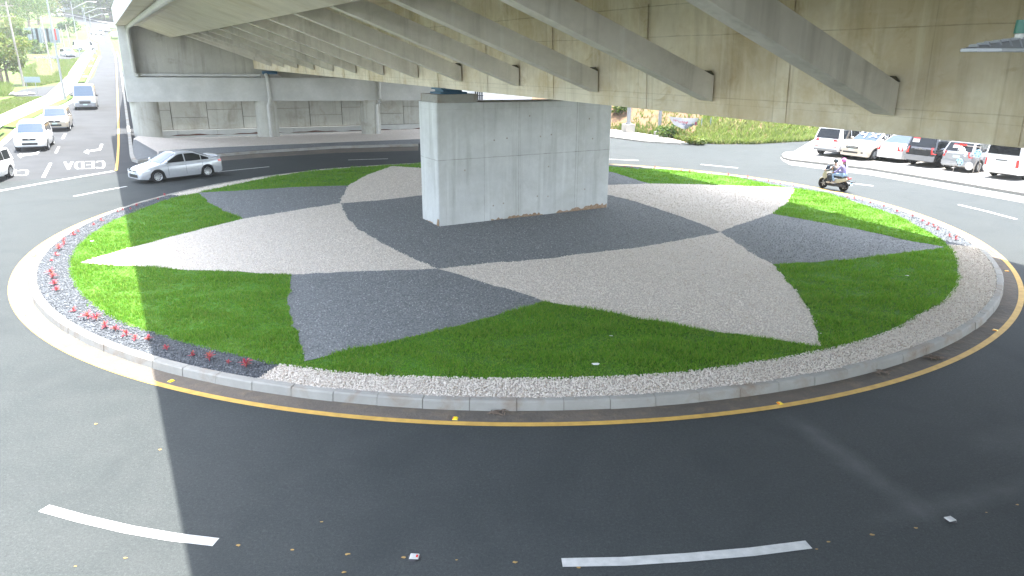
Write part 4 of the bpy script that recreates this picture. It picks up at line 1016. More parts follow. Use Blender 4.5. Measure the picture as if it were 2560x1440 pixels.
# parked row on the right
PS = 1.12
PG = 'cars parked on the concrete apron'
hp = math.atan2(SN[1], SN[0])
def rear_at(px, py, L, hh, dz=.14):
    p = flat(px, py, .14); return (p[0]+math.cos(hh)*L/2*PS, p[1]+math.sin(hh)*L/2*PS, dz)
car('white_suv', 'white off-roader with black roof rails parked leftmost on the concrete apron', rear_at(2060, 391, 4.4, hp+.10), hp+.10, suv(scale=PS, rack=0, H=1.70, rack2=1, rglass='glass', tail=(.92, 1.03, .10, .46, .1), back=[('license_plate', -.17, .17, .84, .94, 'plate', .02), ('rear_bumper', -.74, .74, .34, .46, 'grey_trim', .03), ('reflector', -.70, -.45, .58, .61, 'red_lens', .02), ('reflector', .45, .70, .58, .61, 'red_lens', .02)]), 'paint_white', PG)
bg_ = car('beige_car', 'dented beige people carrier facing us with white letters on its windows', rear_at(2135, 401, -4.5, hp+math.pi+.12) if False else (flat(2134, 399, .14)[0]+math.cos(hp+.05)*2.3, flat(2134, 399, .14)[1]+math.sin(hp+.05)*2.3, .14), hp+math.pi+.02, sedan(scale=PS, L=4.6, W=1.82, H=1.68, belt=1.0, cab=(.22, .44, .92, .985), rearz=1.0, gt=.76, top=[(0, .66), (.02, .78), (.08, .90), (.23, 1.03), (.985, 1.05), (1, .98)], wins=[(.30, .50), (.515, .72), (.735, .92)], front=[('grille', -.38, .38, .66, .80, 'black_trim', .012), ('grille_trim', -.34, .34, .70, .77, 'chrome', .02), ('bumper_intake', -.52, .40, .40, .48, 'black_trim', .03), ('license_plate', -.17, .17, .54, .63, 'plate', .03), ('fog_light', -.72, -.60, .42, .49, 'black_trim', .02), ('fog_light', .60, .72, .42, .49, 'black_trim', .02)], head=(.68, .84, .3, .44, .1)), 'paint_beige', PG)
car('white_sedan', 'white saloon parked between the beige carrier and the black car', rear_at(2217, 405, 4.4, hp+.06), hp+.06, sedan(scale=PS, L=4.4, tail=(.66, .90, .10, .50, .05), rglass='shield_glass'), 'paint_white', PG)
car('black_suv', 'black off-roader parked with red and white tail lights and dusty grey bumper', rear_at(2293, 417, 4.4, hp+.04), hp+.04, suv(scale=PS, H=1.70, tail=(.72, 1.06, .14, .60, 0), back=[('rear_bumper', -.80, .80, .34, .62, 'grey_trim', .05), ('badge', -.07, .07, .96, 1.0, 'chrome', .02), ('tail_trim', -.3, .3, .92, .945, 'grey_trim', .02)]), 'paint_black', PG)
car('silver_hatchback', 'small silver hatchback parked behind the rack of wheel covers', rear_at(2383, 429, 3.8, hp+.03), hp+.03, suv(scale=PS, L=3.75, W=1.66, H=1.52, belt=.95, sill=.22, wr=.30, top=[(0, .68), (.03, .80), (.12, .90), (.24, .98), (.98, 1.0), (1, .95)], cab=(.20, .42, .90, .985), rearz=.98, back=[('license_plate', -.17, .17, .72, .83, 'plate', .02), ('rear_bumper', -.70, .70, .34, .56, 'paint_grey', .05)]), 'paint_grey', PG)
car('white_van', 'white parked van with square rear window at the right end of the row', rear_at(2494, 448, 4.5, hp+.0), hp+.0, vanspec(scale=PS, L=4.5, W=1.68, H=1.95, wins=[(.20, .36)], rglass='glass', rlo=.12, gt=.88), 'paint_white', PG, 'van')
car('red_car', 'red car parked in the second row beside the white van', (flat(2560, 405, .14)[0]+1.0, flat(2560, 405, .14)[1]+1.2, .14), hp+.5, sedan(), 'paint_red', PG)
car('yellow_taxi', 'yellow taxi standing behind the black off-roader', (flat(2418, 385, .14)[0], flat(2418, 385, .14)[1], .14), hp-1.2, sedan(), 'paint_yellow', PG, 'taxi')
# painted letters on the beige car's glass, paper notices on two rear windows (parts of those cars)
def on_pane(car_e, strokes, cx, cy, w, hgt, xa, za, xb, zb_, offn, mat, name='painted_letters', th=.05):
    mb = MB(); n2 = np.array([zb_-za, xa-xb]); n2 /= np.linalg.norm(n2); n2 = n2 if n2[1] > 0 else -n2
    if abs(n2[1]) < 1e-3: n2 = np.array([-1, 0])
    def q(u, t, k=0): return (lerp(xa, xb, t)+n2[0]*(offn+k), u, lerp(za, zb_, t)+n2[1]*(offn+k))
    for st in strokes:
        for i in range(len(st)-1):
            (x0, y0), (x1, y1) = st[i], st[i+1]; u0, t0, u1, t1 = cx+x0*w, cy+y0*hgt, cx+x1*w, cy+y1*hgt
            du, dt = u1-u0, (t1-t0)*1.0; Ln = math.hypot(du, dt); nu, nt_ = -dt/Ln*th/2, du/Ln*th/2
            mb.poly([q(u0-nu, t0-nt_), q(u1-nu, t1-nt_), q(u1+nu, t1+nt_), q(u0+nu, t0+nt_)])
    return mb.build(name, M[mat], car_e)
Lb = 4.6; fxb = lambda f: Lb/2-Lb*f
XP = [[(-.50, .9), (-.12, .1)], [(-.50, .15), (-.05, .85)], [(.12, 0), (.20, .95), (.42, .95), (.50, .72), (.42, .5), (.17, .48)]]
on_pane(bg_, [[(-x, y) for x, y in s] for s in [[(a, b) for a, b in s] for s in XP]], 0, .22, 1.15, .5, fxb(.22), 1.02, fxb(.44), 1.635, .060, 'white_paint', th=.07)
wbb, wtt = 1.82/2*.90, 1.82/2*.76
def side_letters(e, xc, z0, sgn, w, hh):
    mb = MB()
    for st in XP:
        for (x0, y0), (x1, y1) in zip(st[:-1], st[1:]):
            g = lambda x, y: (xc+sgn*x*w, z0+y*hh)
            (a, b), (c, d) = g(x0, y0), g(x1, y1); Ln = math.hypot(c-a, d-b); nx, nz = -(d-b)/Ln*.02, (c-a)/Ln*.02
            yv = lambda z: sgn*(lerp(wbb, wtt, (z-1.0)/.68)+.016)
            mb.poly([(x, yv(z), z) for x, z in ((a-nx, b-nz), (c-nx, d-nz), (c+nx, d+nz), (a+nx, b+nz))])
    mb.build('painted_letters', M['white_paint'], e)
for xc in (fxb(.42), fxb(.62)): side_letters(bg_, xc, 1.08, 1, .34, .28); 
for o in list(bpy.data.objects):
    if o.get('label', '').startswith('black off-roader') or o.get('label', '').startswith('small silver hatch'):
        Lc = 4.4 if 'black' in o['label'] else 3.75; zr_ = 1.70 if 'black' in o['label'] else 1.52; z0_ = 1.0 if 'black' in o['label'] else .98
        f1_, f2_ = (.985, .93) if 'black' in o['label'] else (.985, .90)
        xa, xb = Lc/2-Lc*f1_, Lc/2-Lc*f2_
        for k2, (zz, mt, hh) in enumerate(((.42, 'white_paint', .26), (.68, 'red_lens', .10))):
            mb = MB(); y0, y1 = (.20, .56) if 'black' in o['label'] else (-.08, .34)
            t0, t1 = zz, zz+hh; q = lambda y, t: (lerp(xa, xb, t)-.045-.004*k2, y, lerp(z0_, zr_-.035, t))
            mb.poly([q(y0, t0), q(y1, t0), q(y1, t1), q(y0, t1)]); mb.build('paper_notice', M[mt], o)
# roof rails on the first parked car
for o in list(bpy.data.objects):
    if o.get('label', '').startswith('white off-roader with black roof rails'):
        mb = MB()
        for sgn in (-1, 1): mb.tube([(.45, sgn*.58, 1.69), (.35, sgn*.58, 1.75), (-1.5, sgn*.58, 1.74), (-1.65, sgn*.58, 1.67)], .022, 8)
        mb.build('roof_rail', M['black_trim'], o, smooth=50)
# ------------------------------------------------------------------ plants and planting
def leaf_mesh(name, clumps, n_leaf, size, m, seed, parent=None, flat_=.6, loc=None):
    """clumps: (x,y,z,rx,ry,rz); leaves gather on the shell of each clump, many small quads"""
    r = np.random.default_rng(seed); Cn = np.array(clumps, float)
    vol = (Cn[:, 3]*Cn[:, 4]*Cn[:, 5])**(2/3); k = r.choice(len(Cn), n_leaf, p=vol/vol.sum())
    d = r.normal(size=(n_leaf, 3)); d /= np.linalg.norm(d, axis=1)[:, None]
    rad = r.uniform(.35, 1.0, n_leaf)**.45*(1+r.normal(0, .10, n_leaf))
    P = Cn[k, :3]+d*Cn[k, 3:]*rad[:, None]
    if loc is not None: P = P
    nrm = d+r.normal(0, flat_, (n_leaf, 3)); nrm[:, 2] += .35; nrm /= np.linalg.norm(nrm, axis=1)[:, None]
    a = np.cross(nrm, r.normal(size=(n_leaf, 3))); a /= np.linalg.norm(a, axis=1)[:, None]; b = np.cross(nrm, a)
    s = size*r.uniform(.6, 1.4, (n_leaf, 1)); 
    V = np.stack([P-a*s, P+b*s*.55-a*s*.1, P+a*s, P-b*s*.55+a*s*.1], 1)
    return np_mesh(name, V.reshape(-1, 3), np.arange(n_leaf*4).reshape(-1, 4), m, parent)
M['leaf_dark'] = m_leaf('leaf_dark', (.022, .052, .012), (.048, .092, .022), None, .3)
M['leaf_mid'] = m_leaf('leaf_mid', (.040, .085, .012), (.085, .145, .024), (.13, .15, .035), .4)
M['leaf_yellow'] = m_leaf('leaf_yellow', (.075, .125, .014), (.145, .19, .03), (.18, .18, .05), .45)
M['leaf_olive'] = m_leaf('leaf_olive', (.07, .075, .02), (.12, .11, .032), (.16, .12, .045), .35)
M['bark'] = plain('bark', (.17, .13, .10), .95, var=.3, sc_=3)
def tree(label, px, py, Hh, Wc, leafm, seed, n=2600, trunk=.25, clear=.22, group=None, leaf=.22, name='tree', base=None):
    r = random.Random(seed); p = base if base is not None else gp(px, py)
    e = empty(name, (p[0], p[1], p[2]-.1), r.uniform(0, 6), label, 'tree', group)
    mb = MB(); top = Hh*.72; lean = (r.uniform(-.04, .04)*Hh, r.uniform(-.04, .04)*Hh)
    pts = [(lean[0]*t+r.uniform(-.05, .05), lean[1]*t, top*t) for t in (0, .25, .5, .75, 1)]
    rt = Hh*.022*trunk/.25; mb.tube(pts, [rt*1.3, rt, rt*.8, rt*.55, rt*.25], 7)
    cl = []
    nb = r.randint(6, 9)
    for i in range(nb):
        a = 2*math.pi*i/nb+r.uniform(-.4, .4); t0 = r.uniform(clear*.8, .85); h0 = top*t0
        L = Wc*.5*r.uniform(.55, 1.0)*(1-.45*abs(t0-.55)); z1 = h0+Hh*r.uniform(.05, .18)
        q = (lean[0]*t0+math.cos(a)*L, lean[1]*t0+math.sin(a)*L, z1)
        mb.tube([(lean[0]*t0, lean[1]*t0, h0), (q[0]*.55, q[1]*.55, lerp(h0, z1, .65)), q], [rt*.5, rt*.3, rt*.12], 5)
        s = Wc*r.uniform(.15, .25); cl.append((*q, s, s, s*.72))
    for i in range(nb):
        a = r.uniform(0, 6.28); L = Wc*.36*math.sqrt(r.random()); s = Wc*r.uniform(.13, .22)
        cl.append((math.cos(a)*L, math.sin(a)*L, Hh*r.uniform(clear+.18, .95)-s*.3, s, s, s*.7))
    mb.build('trunk', M['bark'], e, smooth=60)
    leaf_mesh('crown', cl, n, leaf, M[leafm], seed, e)
    return e
TG = 'trees on the left of the approach road'
tree('leafy yellow-green tree at the left edge, lower of the two by the pole', 8, 128, 8.5, 9, 'leaf_yellow', 1, 3600, group=TG)
tree('twin-stemmed tree at the left edge behind the blue sign', 8, 214, 8.0, 7.5, 'leaf_yellow', 2, 3400, .3, .4, TG)
tree('second stem tree just right of the twin stems at the left edge', 21, 212, 7.0, 5.5, 'leaf_yellow', 3, 2400, .3, .5, TG)
tree('slim young palm-like tree between the two wooden poles', 69, 150, 6.5, 3.6, 'leaf_mid', 4, 1100, .12, .55, TG)
tree('big dark tree at the top left corner behind the leaning pole', 12, 100, 17, 16, 'leaf_mid', 5, 4200, group=TG)
tree('broad tree behind the billboard, left of its frame', 45, 92, 16, 15, 'leaf_mid', 6, 3800, group=TG)
tree('tall tree on the skyline left of the far overpass', 28, 76, 20, 18, 'leaf_mid', 7, 3800, group=TG)
tree('olive-brown tree above the billboard', 97, 62, 16, 14, 'leaf_olive', 8, 2200, group=TG, leaf=.32)
tree('tree in the hedge between billboard and olive tree', 74, 70, 17, 17, 'leaf_mid', 9, 3000, group=TG, leaf=.3)
tree('small round tree right of the billboard below the highway', 175, 92, 5.5, 6, 'leaf_dark', 10, 900, group=TG, leaf=.25)
tree('bush-like tree growing below the billboard', 96, 132, 2.2, 5, 'leaf_mid', 11, 900, group=TG, leaf=.25)
HG = 'trees on the hillside above the highway'
labs = ['dark hillside tree right behind the bridge edge', 'dark hillside tree second from the bridge edge', 'pale green hillside tree between darker ones', 'dark bluish hillside tree above the tall lamp post', 'tree on the crest right of the far overpass', 'lowest hillside tree just above the highway kerb', 'light hillside tree near the bridge above the highway', 'dark tree filling the top edge near the bridge']
for i, (px, py, hh, ww, lm) in enumerate([(278, 48, 24, 24, 'leaf_dark'), (252, 43, 26, 24, 'leaf_dark'), (232, 38, 18, 18, 'leaf_mid'), (205, 32, 22, 26, 'leaf_dark'), (180, 26, 22, 26, 'leaf_dark'), (262, 50, 12, 16, 'leaf_mid'), (288, 54, 14, 16, 'leaf_mid'), (235, 22, 26, 34, 'leaf_dark')]):
    tree(labs[i], px, py, hh, ww, lm, 20+i, 2600, group=HG, leaf=.75, clear=.12)
# wooded hill far behind (one mass)
r = np.random.default_rng(5); cl = []
for i in range(130):
    u = r.uniform(-420, 160); v = r.uniform(400, 560); z = zt(min(u, 0), v); s = r.uniform(10, 18); cl.append((*B(u, v, z+s*.35), s, s, s*.8))
stuff(leaf_mesh('woodland', cl, 42000, 1.6, M['leaf_dark'], 77), 'dense dark woodland covering the far hill along the top left edge', 'woodland')
# scrub on the left verge
def grass_patch(name, pix, n, h, w, m, lab, z=0.0, cat='grass'):
    P = [gp(x, y) for x, y in pix]; X0 = [p[0] for p in P]; Y0 = [p[1] for p in P]
    X = rng.uniform(min(X0), max(X0), n*3); Y = rng.uniform(min(Y0), max(Y0), n*3); k = inpoly(X, Y, P); X, Y = X[k][:n], Y[k][:n]
    Z = np.array([zt(*UV((x, y))) for x, y in zip(X, Y)])+z
    return blades(name, X, Y, Z, h, w, M[m], lab, cat, 3)
M['tall_grass'] = m_leaf('tall_grass', (.07, .13, .015), (.135, .20, .03), (.18, .19, .065), .45, .3, (.21, .18, .09))
M['bank_blade'] = m_leaf('bank_blade', (.13, .20, .035), (.22, .29, .07), (.27, .28, .11), .45, .4, (.27, .26, .11))
M['dry_grass'] = m_leaf('dry_grass', (.30, .27, .15), (.42, .37, .22), (.24, .30, .08), .4)
grass_patch('verge_grass', [(-60, 268), (35, 243), (110, 242), (148, 240), (118, 244), (0, 290), (-60, 322)], 9000, .12, .06, 'tall_grass', 'sunlit mown grass left of the pale walk')
grass_patch('scrub_grass', [(50, 175), (108, 152), (170, 152), (198, 147), (180, 172), (150, 205), (100, 215), (60, 215)], 9000, .45, .09, 'tall_grass', 'rough grass between the wooden poles and the walk')
grass_patch('dry_scrub', [(95, 150), (135, 155), (150, 175), (120, 195), (95, 190)], 2600, .7, .09, 'dry_grass', 'dry pale scrub growing round the middle pole')
grass_patch('reed_clump', [(0, 215), (28, 217), (30, 238), (0, 243)], 1200, .9, .07, 'tall_grass', 'tall green reeds at the left edge below the trees')
# red-leaved plants in the dark gravel ring
M['red_leaf'] = m_leaf('red_leaf', (.36, .045, .075), (.52, .10, .13), (.34, .12, .06), .3)
def red_plant(seed, n, hh):
    r = random.Random(seed); mb = MB()
    for i in range(n):
        a = r.uniform(0, 6.28); el = r.uniform(.35, 1.35); L = hh*r.uniform(.55, 1.0); z0 = hh*r.uniform(.12, .5); w = .028
        d = (math.cos(a)*math.cos(el), math.sin(a)*math.cos(el), math.sin(el)); s = (-math.sin(a)*w, math.cos(a)*w, 0)
        m1 = (d[0]*L*.5, d[1]*L*.5, z0+d[2]*L*.55); tip = (d[0]*L, d[1]*L, z0+d[2]*L*.8-L*.12)
        mb.add([(0, 0, z0), (m1[0]-s[0], m1[1]-s[1], m1[2]), tip, (m1[0]+s[0], m1[1]+s[1], m1[2])], [(0, 1, 2, 3)])
    mb.tube([(0, 0, 0), (0, 0, hh*.6)], .012, 5)
    o = mb.build('red_plant', M['red_leaf']); col.objects.unlink(o); return o.data
meshes = [red_plant(31, 26, .40), red_plant(32, 18, .32), red_plant(33, 34, .38), red_plant(34, 12, .24)]
PLs = [
 ('small red-leaved plant in the sunlit dark gravel at the left side of the island', 'red plants in the sunlit left gravel', [(161,612,1),(148,626,0),(141,640,1),(129,653,3),(129,686,0),(132,697,0),(136,713,2),(141,728,2),(185,779,1),(221,798,0),(241,801,2),(264,820,1),(289,828,2),(315,840,1),(339,850,1),(372,852,2),(160,601,3),(184,589,1),(196,580,3),(234,563,3),(254,553,1),(294,530,1),(306,526,1)]),
 ('small red-leaved plant in the shaded dark gravel at the near left of the island', 'red plants in the shaded near gravel', [(416,874,3),(482,890,1),(524,901,0),(572,908,3),(616,918,2)]),
 ('small red-leaved plant in the shaded dark gravel near the silver saloon', 'red plants in the shaded far left gravel', [(326,523,3),(342,516,2),(395,499,3),(412,489,3)]),
 ('small red-leaved plant in the narrow gravel at the far side, right of the pier', 'red plants along the far kerb', [(1561,418,3),(1579,419,3),(1637,422,1),(1682,426,3),(1703,428,3),(1724,431,1),(1779,435,3),(1820,440,2),(1839,442,3),(1869,446,1),(1887,450,1),(1921,454,3),(1936,458,3),(1951,459,3),(1984,465,3)]),
 ('small red-leaved plant in the sunlit gravel at the right, beyond the motor scooter', 'red plants in the sunlit right gravel', [(2119,494,1),(2135,498,1),(2157,501,3),(2176,507,3),(2209,519,0),(2242,531,2),(2281,543,0),(2305,554,3),(2320,563,1),(2333,567,1),(2344,574,1),(2373,592,1),(2389,600,1)])]
rp = random.Random(9)
for lab, grp, L in PLs:
    for (x, y, k) in L:
        p = flat(x, y, gz_); o = bpy.data.objects.new('red_plant', meshes[k]); col.objects.link(o)
        o.location = (p[0], p[1], gz_-.02); o.rotation_euler = (0, 0, rp.uniform(0, 6)); s = rp.uniform(.8, 1.15)*(.52 if y < 560 else .54); o.scale = (s, s, s); tag(o, lab, 'plant', grp)
# road studs
def stud(px, py, kind, lab, grp=None):
    p = flat(px, py, .0); h = math.atan2(p[1]-CY, p[0]-CX)
    e = empty('road_stud', (p[0], p[1], .004), h, lab, 'road stud', grp)
    mb = MB()
    if kind == 'y':
        mb.hexa([(-.055, -.05, 0), (.055, -.05, 0), (.055, .05, 0), (-.055, .05, 0)], [(-.04, -.025, .02), (.04, -.025, .02), (.04, .025, .02), (-.04, .025, .02)]); mb.build('body', M['stud_yellow'], e)
        mb = MB(); mb.poly([(-.043, -.049, .003), (.043, -.049, .003), (.034, -.028, .0195), (-.034, -.028, .0195)]); mb.build('reflector', M['amber_lens'], e)
    else:
        mb.prism([(.085*math.cos(k*.3927), .085*math.sin(k*.3927)) for k in range(16)], lambda x, y: (x, y, 0), lambda x, y: (x*.85, y*.85, .012)); mb.build('body', M['black_trim'], e)
        mb = MB(); mb.hexa([(-.05, -.06, .0122), (.05, -.06, .0122), (.05, .06, .0122), (-.05, .06, .0122)], [(-.045, -.05, .024), (.045, -.05, .024), (.045, .05, .024), (-.045, .05, .024)]); mb.build('block', M['white_paint'], e)
        if kind == 'r': mb = MB(); mb.poly([(-.025, .022, .0245), (.025, .022, .0245), (.025, .048, .0245), (-.025, .048, .0245)][::-1]); mb.build('reflector', M['red_lens'], e)
M['stud_yellow'] = plain('stud_yellow', (.80, .60, .02), .4)
for x, y, l in ((85,641,'yellow road stud by the sunlit kerb at the far left'), (70,790,'yellow road stud by the kerb left of the shadow edge'), (428,953,'yellow road stud just right of the shadow edge'), (1138,1047,'yellow road stud against the yellow line at the front'), (1950,1009,'yellow road stud touching the yellow line at the near right'), (2488,826,'yellow road stud by the kerb below the right-hand curve'), (2517,678,'yellow road stud on the shaded gutter at the far right')):
    stud(x, y, 'y', l, 'yellow studs by the yellow line')
stud(1036, 1394, 'r', 'round black stud with white block and red reflector, left of the near dash'); stud(2375, 1300, 'w', 'round dark stud with pale block in the near right lane')
# fallen leaves, litter
M['dead_leaf'] = plain('dead_leaf', (.28, .18, .06), .8); M['paper'] = plain('litter_paper', (.7, .7, .7), .8)
def scrap(name, px, py, s, m, lab, cat, grp=None, z=0.006, seed=0):
    r = random.Random(seed*7+px); p = flat(px, py, z); mb = MB(); n = 7; a0 = r.uniform(0, 6)
    ring_ = [(s*math.cos(a0+6.283*i/n)*r.uniform(.6, 1.1), s*.6*math.sin(a0+6.283*i/n)*r.uniform(.6, 1.1), r.uniform(0, s*.25)) for i in range(n)]
    mb.add([(0, 0, s*.18)]+ring_, [(0, 1+i, 1+(i+1) % n) for i in range(n)]); o = mb.build(name, M[m], loc=None); o.location = (p[0], p[1], z); tag(o, lab, cat, grp)
for i, (x, y) in enumerate([(730,1375),(869,1386),(1008,1394),(1141,1400),(804,1305),(1288,1406),(1446,1419),(2041,1373),(2071,1355),(2180,1337),(2290,1320),(2466,1281),(2543,1262),(596,1364),(400,1124),(188,1416),(314,1395),(240,1060),(860,1431)]):
    scrap('fallen_leaf', x, y, (.030, .042, .036, .024)[i % 4], 'dead_leaf', 'dry yellow-brown leaf lying on the asphalt in front of the island', 'leaf', 'dry leaves on the near road', seed=i)
scrap('litter', 1488, 911, .11, 'paper', 'crumpled white paper on the near lawn by the white gravel', 'litter', None, gz_+.06)
scrap('litter', 1527, 840, .05, 'paper', 'small white scrap in the middle of the near lawn', 'litter', None, gz_+.06)
scrap('litter', 2267, 689, .07, 'paper', 'white scrap lying on the right-hand lawn', 'litter', None, gz_+.06)
scrap('litter', 230, 603, .08, 'paper', 'white scrap on the sunlit left lawn', 'litter', None, gz_+.06)
def twig_heap(px, py, lab, s=.25, n=16):
    r = random.Random(px); p = flat(px, py, .005); mb = MB()
    for i in range(n):
        a = r.uniform(0, 6.28); L = s*r.uniform(.5, 1); c = (r.uniform(-s, s)*.5, r.uniform(-s, s)*.3); z = r.uniform(.005, .04)
        mb.tube([(c[0]-math.cos(a)*L/2, c[1]-math.sin(a)*L/2*.6, z), (c[0], c[1], z+.015), (c[0]+math.cos(a)*L/2, c[1]+math.sin(a)*L/2*.6, z)], .008, 4)
    o = mb.build('twigs', M['bark']); o.location = tuple(p); tag(o, lab, 'debris')
twig_heap(2330, 897, 'dry brown weed heap in the gutter at the right-hand kerb', .35); twig_heap(2208, 933, 'brown weed tuft against the kerb at the near right', .22); twig_heap(1245, 1033, 'small twigs in the gutter below the front kerb', .25)

# ------------------------------------------------------------------ left roadside furniture
def lamp_post(px, py, hgt, arm, lab, r0=.11, grp='lamp posts along the approach road', head=True):
    p = gp(px, py, .1); e = empty('lamp_post', tuple(p), 0, lab, 'lamp post', grp)
    mb = MB(); mb.tube([(0, 0, 0), (0, 0, hgt)], [r0, r0*.55], 10); mb.build('pole', M['steel'], e, smooth=50)
    mb = MB(); mb.box(-.22, .22, -.22, .22, 0, .05); mb.tube([(0, 0, .04), (0, 0, .4)], r0*1.35, 10); mb.build('base', M['steel'], e)
    if head:
        d = np.array([SN[0], SN[1]]); mb = MB(); mb.tube([(0, 0, hgt*.90), (d[0]*arm*.75, d[1]*arm*.75, hgt*1.005), (d[0]*arm, d[1]*arm, hgt*1.01)], .05, 8); mb.build('arm', M['steel'], e, smooth=50)
        a = np.array([d[0]*arm, d[1]*arm, hgt*1.01]); mb = MB(); t = np.array([d[0], d[1], 0]); nn = np.array([-d[1], d[0], 0])
        q = lambda x, y, z: tuple(a+t*x+nn*y+np.array([0, 0, z])); mb.hexa([q(-.1, -.12, -.06), q(.75, -.16, -.04), q(.75, .16, -.04), q(-.1, .12, -.06)], [q(-.1, -.08, .05), q(.75, -.1, .03), q(.75, .1, .03), q(-.1, .08, .05)]); mb.build('lamp_head', M['steel'], e)
    return e
def h_from(px, py, ty):
    p = gp(px, py); Y = p[1]; q = at_depth(px, ty, Y); return q[2]-p[2]
lamp_post(163, 251, 13.5, 2.6, 'nearest tall lamp post on the walk beside the minibus', .13)
lamp_post(208, 186, h_from(206, 187, 6), 3.2, 'second lamp post with its arm over the approach road')
lamp_post(231, 154, h_from(231, 154, 22), 3.2, 'third lamp post, further up the approach road')
lamp_post(239, 136, h_from(239, 136, 36), 3.0, 'fourth lamp post, smallest beside the parked white van')
lamp_post(212, 62, h_from(212, 62, 18), 3, 'thin lamp post up on the hill left of the highway', .1)
lamp_post(196, 34, h_from(196, 34, -4), 3, 'thin lamp post on the hilltop highway at the top edge', .12)
def wood_pole(px, py, hgt, lean, lab, arms=1):
    p = gp(px, py); e = empty('utility_pole', tuple(p), 0, lab, 'utility pole', 'wooden poles left of the walk')
    mb = MB(); mb.tube([(0, 0, -.2), (lean[0]*hgt, lean[1]*hgt, hgt)], [.17, .11], 9); mb.build('pole', M['wood'], e, smooth=50)
    for k in range(arms):
        z = hgt*(.95-.12*k); c = (lean[0]*z, lean[1]*z)
        mb = MB(); mb.box(c[0]-1.0, c[0]+1.0, c[1]-.16, c[1]-.06, z-.06, z+.06); mb.build('crossarm', M['wood'], e)
        mb = MB()
        for x in (-.9, -.5, .5, .9): mb.tube([(c[0]+x, c[1]-.11, z+.06), (c[0]+x, c[1]-.11, z+.24)], [.05, .03], 6)
        mb.build('insulator', M['black_trim'], e)
    return e
wood_pole(60, 215, h_from(60, 215, 4), (-.02, 0), 'leaning grey pole nearest the left edge beside the blue sign', 2)
wood_pole(131, 181, h_from(131, 181, 40), (-.03, 0), 'pale wooden pole in front of the billboard', 0)
wood_pole(176, 126, h_from(176, 126, 60), (-.01, 0), 'thin pole standing behind the white off-roader on the side road', 0)
wood_pole(160, 118, h_from(160, 118, 72), (-.01, 0), 'short reddish post right of the billboard', 0)
# overhead wires
M['cable'] = plain('cable', (.05, .05, .05), .6)
def wire(a, b, sag, lab):
    a = np.array(a); b = np.array(b); pts = [tuple(a+(b-a)*t+np.array([0, 0, -sag*4*t*(1-t)])) for t in np.linspace(0, 1, 14)]
    mb = MB(); mb.tube(pts, .018, 5); tag(mb.build('overhead_wire', M['cable']), lab, 'wire', 'overhead wires')
pA_ = gp(60, 215); pB_ = gp(131, 181); hA = h_from(60, 215, 4); hB = h_from(131, 181, 40)
wire((pA_[0]-.02*hA*.95, pA_[1]-.1, pA_[2]+hA*.95+.2), (pB_[0]-.03*hB*.97, pB_[1], pB_[2]+hB*.97), .9, 'overhead wire strung from the leaning pole to the pale pole')
wire((pA_[0]-.6, pA_[1], pA_[2]+hA*.70), (pA_[0]-34, pA_[1]+6, pA_[2]+hA*.62), 1.0, 'overhead wire running left out of view from the leaning pole')
# blue-grey direction sign seen from behind
M['sign_back'] = plain('sign_back', (.22, .27, .30), .45)
p0, p1 = gp(66, 236), gp(97, 236); Ys = (p0[1]+p1[1])/2
e = empty('road_sign', tuple((p0+p1)/2), 0, 'blue-grey back of a direction sign on two thin posts left of the driveway', 'road sign')
a, b = at_depth(62, 206, Ys), at_depth(99, 192, Ys); mb = MB(); mb.box(a[0], b[0], Ys-.03, Ys, a[2], b[2]); mb.build('panel', M['sign_back'], e, world=True)
mb = MB()
for t in (.33, .66): mb.box(a[0], b[0], Ys-.06, Ys-.031, lerp(a[2], b[2], t)-.03, lerp(a[2], b[2], t)+.03)
mb.build('rail', M['sign_back'], e, world=True)
for px in (71, 94):
    q = at_depth(px, 240, Ys); mb = MB(); mb.tube([(q[0], Ys+.04, gp(px, 238)[2]-.1), (q[0], Ys+.04, b[2])], .04, 7); mb.build('post', M['steel'], e, world=True)
# billboard from behind
M['billboard'] = plain('billboard_back', (.17, .21, .23), .6, var=.12, sc_=1.0)
pb = gp(110, 118); Yb_ = pb[1]; e = empty('billboard', tuple(pb), 0, 'dark back of a large billboard on tall legs behind the poles', 'billboard')
for i in range(6):
    a, b = at_depth(68+i*13.2, 108-i*.2, Yb_), at_depth(68+(i+1)*13.2-1.2, 70+i*.3, Yb_); mb = MB(); mb.box(a[0], b[0], Yb_-.1, Yb_+.05, a[2], b[2]); mb.build('panel', M['billboard'], e, world=True)
a, b = at_depth(68, 108, Yb_), at_depth(147, 70, Yb_)
for px in (80, 108, 136):
    q = at_depth(px, 90, Yb_); mb = MB(); mb.box(q[0]-.2, q[0]+.2, Yb_-.45, Yb_-.11, pb[2]-4, b[2]+.2); mb.build('leg', M['steel'], e, world=True)
mb = MB(); mb.box(a[0], b[0], Yb_-.9, Yb_-.12, a[2]-.25, a[2]-.12); mb.build('catwalk', M['dark_metal'], e, world=True)
mb = MB(); q = at_depth(137, 72, Yb_); q2 = at_depth(138.5, 100, Yb_); mb.box(q[0]-.15, q[0]+.15, Yb_-.20, Yb_-.105, q2[2], q[2]); mb.build('red_strip', M['red_lens'], e, world=True)
# rubble heap and culvert by the driveway
r = random.Random(4); p = gp(52, 238); mb = MB()
for i in range(26):
    s = r.uniform(.15, .4); c = (r.uniform(-1.3, 1.3), r.uniform(-.8, .8)); mb.ball((c[0], c[1], s*.4), s, s*.8, s*.6, 6, 4)
o = mb.build('rubble_heap', M['kerb']); o.location = tuple(p); tag(o, 'heap of grey rubble at the edge of the driveway below the sign', 'rubble')
